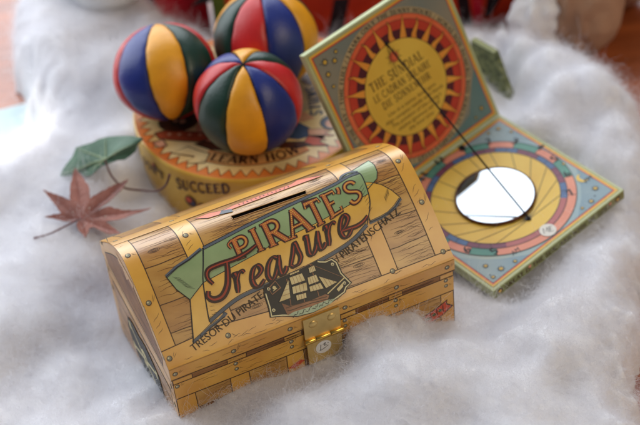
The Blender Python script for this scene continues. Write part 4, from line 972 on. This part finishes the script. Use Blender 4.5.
# mottoes run clockwise round the sun
ring_t = 'TIME FLIES / I MARK ONLY THE SUNNY HOURS / HORAS NON NUMERO NISI SERENAS / TEMPUS FUGIT / CARPE DIEM / SEIZE THE DAY / '
f = lambda p: (LC[0] + (3.6 + p[1]) * math.cos(math.radians(163 - p[0])), LC[1] + (3.6 + p[1]) * math.sin(math.radians(163 - p[0])))
wtot = sum((G[c][0] if c in G else .4) + .06 for c in ring_t); serif(A, ring_t, 0, 360, f, .2, INKG, 3, 1.2)
for c, r in (((.85, 7.55), .2), ((1.35, 7.35), .17), ((.75, 6.95), .17), ((1.6, 7.7), .13), ((.75, 6.3), .12), ((7.65, 7.45), .2), ((7.2, 7.7), .14), ((.8, .9), .16), ((7.7, .9), .16), ((7.2, .65), .1)): star(A, c, r)
for _ in range(34):
    c = (random.uniform(.5, SS - .5), random.uniform(.5, SQ - .5))
    if (Vector(c) - Vector(LC)).length > 4.0: A.disc(c, random.uniform(.02, .05), INKG, 5, 6)
A.emit(lb2); slid = lb2.build('lid_board', dial)
# string and its two knots
p0 = lsurf(4.22, 6.62, .06); p1 = bsurf(GP[0], GP[1], .1)
st = MB(); st.tube([p0.lerp(p1, k / 12) - VZ * (.03 * math.sin(math.pi * k / 12)) for k in range(13)], .045, mat('black_string', (20, 18, 18), rough=.8), 8)
st.build('string', dial)
for p, nv, xv, yv_ in ((lsurf(4.22, 6.62, .02), NLv, E1, LL), (bsurf(GP[0], GP[1], .02), E3, E1, -E2)):
    k_ = MB(); k_.dome(p, xv, yv_, nv, .12, .1, mat('black_knot', (18, 16, 16), rough=.7), 14, 5); k_.build('knot', dial)
ps = MB(); A = Art(lambda a, b_, h=0.0: bsurf(a, b_, h), base=.055)
A.disc((4.32, 7.55), .4, PAPER, 0, 32)
f = lambda p: (4.32 + p[0] * .8 + p[1] * .5, 7.55 - p[1] + .35 * p[0])
for q in ([(-.26, -.14), (-.2, .16), (-.1, -.06), (.0, .16), (.02, -.14)], [(.3, .14), (.12, .14), (.1, -.14), (.28, -.14)], [(.11, .0), (.24, .0)]):
    A.stroke([f(p) for p in q], .03, INKG, 1)
A.emit(ps); ps.build('price_sticker', dial)

# mottled green box behind the open lid
T_ = Vector((9.76, 8.8, 1.79))
gb = MB(); vs = [T_, T_ + E2 * 1.7, T_ + E2 * 1.4 - VZ * 4.3, T_ - E2 * 2.3 - VZ * 4.3]
gb.add(vs + [v + E1 * .35 for v in vs], [(0, 1, 2, 3), (7, 6, 5, 4), (0, 4, 5, 1), (1, 5, 6, 2), (2, 6, 7, 3), (3, 7, 4, 0)], MOTTLE)
gb.add([v + VZ * .012 + E1 * .02 for v in (T_, T_ + E2 * 1.7)] + [v + VZ * .012 + E1 * .33 for v in (T_ + E2 * 1.7, T_)], [(0, 1, 2, 3)], EDGEG)
tag(gb.build('card_panel', origin=T_ - VZ * 4.3), 'mottled green card panel showing past the right edge of the open sundial lid', 'card panel')

# ------------------------------------------------------------------ leaves
def leafmat(name, c1, c2, sc, trans):
    m_ = mat(name, c1, rgb2=c2, scale=sc, rough=.5, spec=.3, bump=.4, bscale=500); m_.node_tree.nodes['Principled BSDF'].inputs['Transmission Weight'].default_value = 0.0
    return m_
def leaf(name, outline, centre, mt, vein_tips, vmt, label, cat, stalk, stalk_mt, srad, cup, seed, jag):
    g = random.Random(seed); C_ = Vector(centre); P_ = [Vector(p) for p in outline]
    t = thing(name, (C_.x, C_.y, min(p.z for p in P_)), label, cat)
    # toothed edge
    edge = []
    for i in range(len(P_)):
        a = P_[i]; b_ = P_[(i + 1) % len(P_)]; n = max(2, int((b_ - a).length / jag))
        for k in range(n):
            p = a.lerp(b_, k / n); o_ = (p - C_).normalized()
            edge.append(p + o_ * (.05 * (1 if k % 2 else -.4) if k else 0) * (1 if jag < .2 else .25))
    m_ = len(edge); rings = 7; rows = []
    nrm = Vector((0, 0, 0))
    for i in range(m_): nrm += (edge[i] - C_).cross(edge[(i + 1) % m_] - C_)
    nrm.normalize(); nrm = nrm if nrm.z > 0 else -nrm
    tips = [Vector(p) for p in vein_tips]
    def relief(p):
        d = min(((p - C_) - (tp - C_).normalized() * max(0, min((tp - C_).length, (p - C_).dot((tp - C_).normalized())))).length for tp in tips)
        return (.10 if cup > 0 else .05) * min(1, d / .5) + cup * (p - C_).length ** 2 / 9 + .03 * math.sin(p.x * 5 + p.y * 3)
    for r in range(rings):
        k = (r / (rings - 1)) ** .8; rows.append([C_ + (e - C_) * max(k, .01) for e in edge])
    rows = [[p + nrm * relief(p) for p in row] for row in rows]
    mb = MB(); mb.grid(rows, mt, True); mb.grid([[p - nrm * .025 for p in row] for row in rows][::-1], mt, True); mb.grid([rows[-1], [p - nrm * .025 for p in rows[-1]]], mt, True)
    blade = mb.build('blade', t)
    vb = MB()
    for tp in tips:
        pts = [C_.lerp(tp, k / 10) for k in range(11)]; pts = [p + nrm * (relief(p) + .012) for p in pts]
        vb.tube(pts, [(.045 if cat == 'leaf' and name == 'ivy_leaf' else .028) * (1 - .8 * k / 10) for k in range(11)], vmt, 5, False)
        d = (tp - C_); L_ = d.length
        for k in range(2, 8):
            p = C_ + d * (k / 10)
            for sg in (-1, 1):
                sd_ = (d.normalized() * .75 + nrm.cross(d.normalized()) * sg * .65) * L_ * .13 * (1.15 - k / 10)
                q = [p + sd_ * (j / 4) for j in range(5)]; vb.tube([x + nrm * (relief(x) + .008) for x in q], [.012 * (1 - .2 * j) for j in range(5)], vmt, 4, False)
    vb.build('veins', blade)
    sk = MB(); pts = crom([Vector(p) for p in stalk], 8); sk.tube([p + nrm * .05 * (1 - i / len(pts)) for i, p in enumerate(pts)], [srad * (1.0 + .5 * (i / len(pts)) ** 6) for i in range(len(pts))], stalk_mt, 7); sk.build('stalk', t)
    # glitter flecks
    gl = MB()
    for _ in range(3):
        e = edge[g.randrange(m_)]; p = C_ + (e - C_) * g.uniform(.2, .75); p = p + nrm * (relief(p) + .02); gl.dome(p, R_, U_, nrm, .035, .03, PAPER, 6, 3)
    gl.build('glitter_fleck', blade)
    return t
MAPLE = [(-11.62,0.71,0.45),(-12.21,0.79,0.45),(-13.26,1.20,0.52),(-12.44,1.28,0.59),(-12.66,1.65,0.70),(-13.34,2.71,1.00),(-12.51,2.21,0.88),(-11.98,1.87,0.80),(-11.98,2.62,1.04),(-11.86,3.11,1.20),(-11.74,3.63,1.37),(-11.36,3.03,1.20),(-11.02,2.38,1.01),(-11.00,1.76,0.82),(-10.55,2.05,0.93),(-9.79,2.34,1.07),(-9.10,2.57,1.17),(-9.49,1.96,0.96),(-10.11,1.48,0.78),(-10.71,1.08,0.62),(-10.11,1.23,0.70),(-9.37,0.92,0.64),(-8.78,0.80,0.63),(-8.03,0.81,0.68),(-8.78,0.61,0.57),(-9.68,0.43,0.47),(-10.28,0.44,0.44),(-9.99,0.15,0.36),(-9.55,-0.28,0.25),(-10.14,-0.23,0.24),(-10.88,0.29,0.36),(-11.05,0.24,0.34),(-11.25,-0.21,0.18),(-11.55,0.16,0.28),(-11.69,0.51,0.39)]
leaf('maple_leaf', MAPLE, (-11.45, .85, .5), leafmat('dry_maple', (160, 104, 90), (112, 68, 60), 80, .3), [(-13.2, 1.2, .53), (-13.25, 2.65, 1.0), (-11.75, 3.55, 1.36), (-9.2, 2.5, 1.16), (-8.2, .8, .68), (-9.65, -.22, .26), (-11.25, -.15, .2)], mat('maple_vein', (150, 84, 70)),
     'dry red maple leaf with seven points lying on the cotton', 'leaf', [(-11.45, .85, .5), (-12.51, .43, .32), (-13.1, .25, .22), (-13.78, .16, .17)], mat('maple_stalk', (104, 44, 44)), .045, .06, 4, .16)
IVY = [(-12.71,4.30,0.45),(-12.38,4.73,0.70),(-12.02,5.10,0.94),(-11.80,5.54,1.15),(-10.97,5.41,1.44),(-10.15,5.37,1.75),(-9.25,4.85,2.1),(-8.6,3.9,2.75),(-8.07,3.23,3.08),(-8.5,3.5,2.5),(-8.63,3.55,2.1),(-9.20,3.5,1.65),(-9.60,3.71,1.50),(-10.01,3.78,1.36),(-10.41,3.80,1.21),(-10.99,3.54,0.91),(-11.31,3.64,0.81),(-11.72,4.10,0.78),(-12.13,4.02,0.60)]
leaf('ivy_leaf', IVY, (-10.25, 4.05, 1.42), leafmat('ivy_green', (88, 120, 94), (48, 82, 60), 45, .2), [(-12.6, 4.3, .52), (-11.75, 5.4, 1.15), (-10.2, 5.3, 1.75), (-8.3, 3.4, 2.9), (-11.2, 3.75, .88)], mat('ivy_vein', (150, 168, 128)),
     'green ivy leaf with pale veins beside the round tin', 'leaf', [(-10.22, 3.9, 1.42), (-9.97, 3.20, 1.0), (-9.40, 2.67, .6), (-8.55, 2.5, .45), (-7.75, 1.75, .95), (-7.2, 1.2, 1.7), (-6.88, .9, 2.6)], mat('ivy_stalk', (92, 50, 44)), .05, -.02, 9, .5)

# ------------------------------------------------------------------ blurred things beyond the wadding
CER = mat('white_ceramic', (240, 242, 242), rough=.25, var=.04)
cp = MB(); cc = Vector((-10.7, 20.3, -.3)); nn = 48
pf = [(1.0, .02), (1.0, 1.7), (1.15, 2.0), (1.6, 2.3), (3.0, 2.7), (5.0, 3.0), (7.2, 3.15), (7.35, 3.1), (7.2, 2.98), (5.0, 2.82), (2.2, 2.4), (1.8, .02)]
cp.grid([[cc + Vector((r * math.cos(t), r * math.sin(t), z - .2)) for t in [2 * math.pi * k / nn for k in range(nn)]] for z, r in pf], CER, True)
tag(cp.build('cup', origin=cc), 'plain white cup standing on the cotton at the far left', 'cup')
PAR = mat('orange_red_wrap', (206, 58, 20), rgb2=(166, 38, 12), scale=25, rough=.5); CRIM = mat('crimson_wrap', (206, 28, 56), rgb2=(176, 20, 44), scale=30, rough=.5); PARD = mat('wrap_dark', (30, 22, 30)); CRIM = mat('crimson_wrap', (206, 28, 56), rgb2=(176, 20, 44), scale=30, rough=.5); GTR = mat('green_trim', (92, 110, 34), rgb2=(70, 92, 24), rough=.5)
pr = thing('wrapped_parcel', (4, 20, TZ), 'orange-red wrapped parcel with green ends and dark leaf print, beyond the sundial', 'parcel')
bx = MB(); ang = math.radians(-2); px_, py_ = Vector((math.cos(ang), math.sin(ang), 0)), Vector((-math.sin(ang), math.cos(ang), 0)); po = Vector((-4.9, 18.4, TZ + .01))
bx.slab(po, px_, py_, VZ, 18.6, 5, 11, PAR, .25)
A = Art(lambda a, z, h=0.0: po + px_ * a - py_ * h + VZ * z)
for cx in (1.6, 6.5, 14.4, 16.4):
    for k in range(3):
        a = .5 + k * .75 + cx; d = Vector((math.cos(a), math.sin(a))); t = Vector((-d.y, d.x)); c = Vector((cx, 4.5)); A.poly([tuple(c), tuple(c + d * 1.2 + t * .5), tuple(c + d * 3.2), tuple(c + d * 1.2 - t * .5)], PARD, 1)
for q in ([(14.2, .1), (14.9, .1), (14.6, 2.8), (13.9, 2.8)], [(15.5, .5), (15.9, .7), (17.2, 3.0), (15.9, 3.0)], [(6.4, .3), (7.3, .3), (7.9, 2.8), (7.0, 2.8)], [(1.2, .2), (1.9, .2), (2.2, 2.5), (1.4, 2.5)]): A.poly(q, PARD, 2)
A.poly([(14.95, .1), (15.4, .1), (15.5, 2.8), (14.8, 2.8)], CRIM, 2)
A.emit(bx); bx.build('wrapping', pr)
for a in (0.05, 17.6):
    g_ = MB(); g_.slab(po + px_ * a - py_ * .03 + VZ * .2, px_, py_, VZ, .75, 5.06, 10.84, GTR, .05); g_.build('ribbon', pr)
cb = MB(); co_ = Vector((-8.3, 20.2, TZ + .01)); cb.slab(co_, Vector((.995, .1, 0)), Vector((-.1, .995, 0)), VZ, 3.1, 4, 11, CRIM, .2)
A = Art(lambda a, z, h=0.0: co_ + Vector((.995, .1, 0)) * a - Vector((-.1, .995, 0)) * h + VZ * z); A.poly([(.0 + .2, 4.9), (2.9, 4.9), (2.9, 5.3), (.2, 5.3)], mat('crimson_band', (196, 60, 60)), 1); A.emit(cb)
tag(cb.build('gift_box', origin=co_), 'plain crimson gift box behind the balls, left of the orange-red parcel', 'gift box')
# soft beige bundle and a tuft of cotton in front of it
BEI = mat('beige_cloth', (186, 150, 122), rgb2=(160, 120, 94), scale=30, rough=.9, bump=.5, bscale=200)
def lump(c, rx, ry, rz, seed, mt, amp=.12):
    bm = bmesh.new(); bmesh.ops.create_icosphere(bm, subdivisions=5, radius=1); n1, n2 = VN(seed), VN(seed + 1)
    vs = []
    for v in bm.verts:
        q = 1 + amp * float(n1(np.array(v.co.x * 2 + 7), np.array(v.co.y * 2 + v.co.z * 1.7 + 9))) * 2 + amp * .5 * float(n2(np.array(v.co.z * 5 + 7), np.array(v.co.x * 4 - v.co.y * 4 + 9))) * 2
        vs.append(Vector(c) + Vector((v.co.x * rx, v.co.y * ry, v.co.z * rz)) * q)
    bm.verts.index_update(); out = ([tuple(v) for v in vs], [[v.index for v in f.verts] for f in bm.faces]); bm.free(); return out
mb = MB()
for c, r, s_ in (((15.6, 14.6, .2), (2.2, 2.0, 3.4), 21), ((18.2, 18.6, 1.2), (3.4, 2.4, 4.2), 31), ((14.2, 20.5, 1.0), (2.6, 2.0, 4.0), 41)):
    v_, f_ = lump(c, *r, s_, BEI); mb.add(v_, f_, BEI, True)
tag(mb.build('cloth_bundle', origin=(16, 17, TZ)), 'soft beige cloth bundle beyond the cotton at the far right', 'cloth')
v_, f_ = lump((13.4, 14.4, .3), 1.9, 1.2, 2.9, 51, COTTON, .25); mb = MB(); mb.add(v_, f_, COTTON, True)
tag(mb.build('cotton_tuft', origin=(13.4, 14.4, TZ)), 'loose white cotton tuft standing against the beige cloth bundle', 'cotton tuft')
# sheet of paper on the table at the left edge
pp_ = MB(); pp_.slab((-30, 4.5, TZ + .005), Vector((.965, .262, 0)), Vector((-.262, .965, 0)), VZ, 17.5, 6.6, .05, mat('pale_blue_paper', (206, 224, 226), rough=.6, var=.05), .01)
tag(pp_.build('paper_sheet', origin=(-20, 8, TZ)), 'pale blue paper sheet on the table, caught in bright light', 'paper')
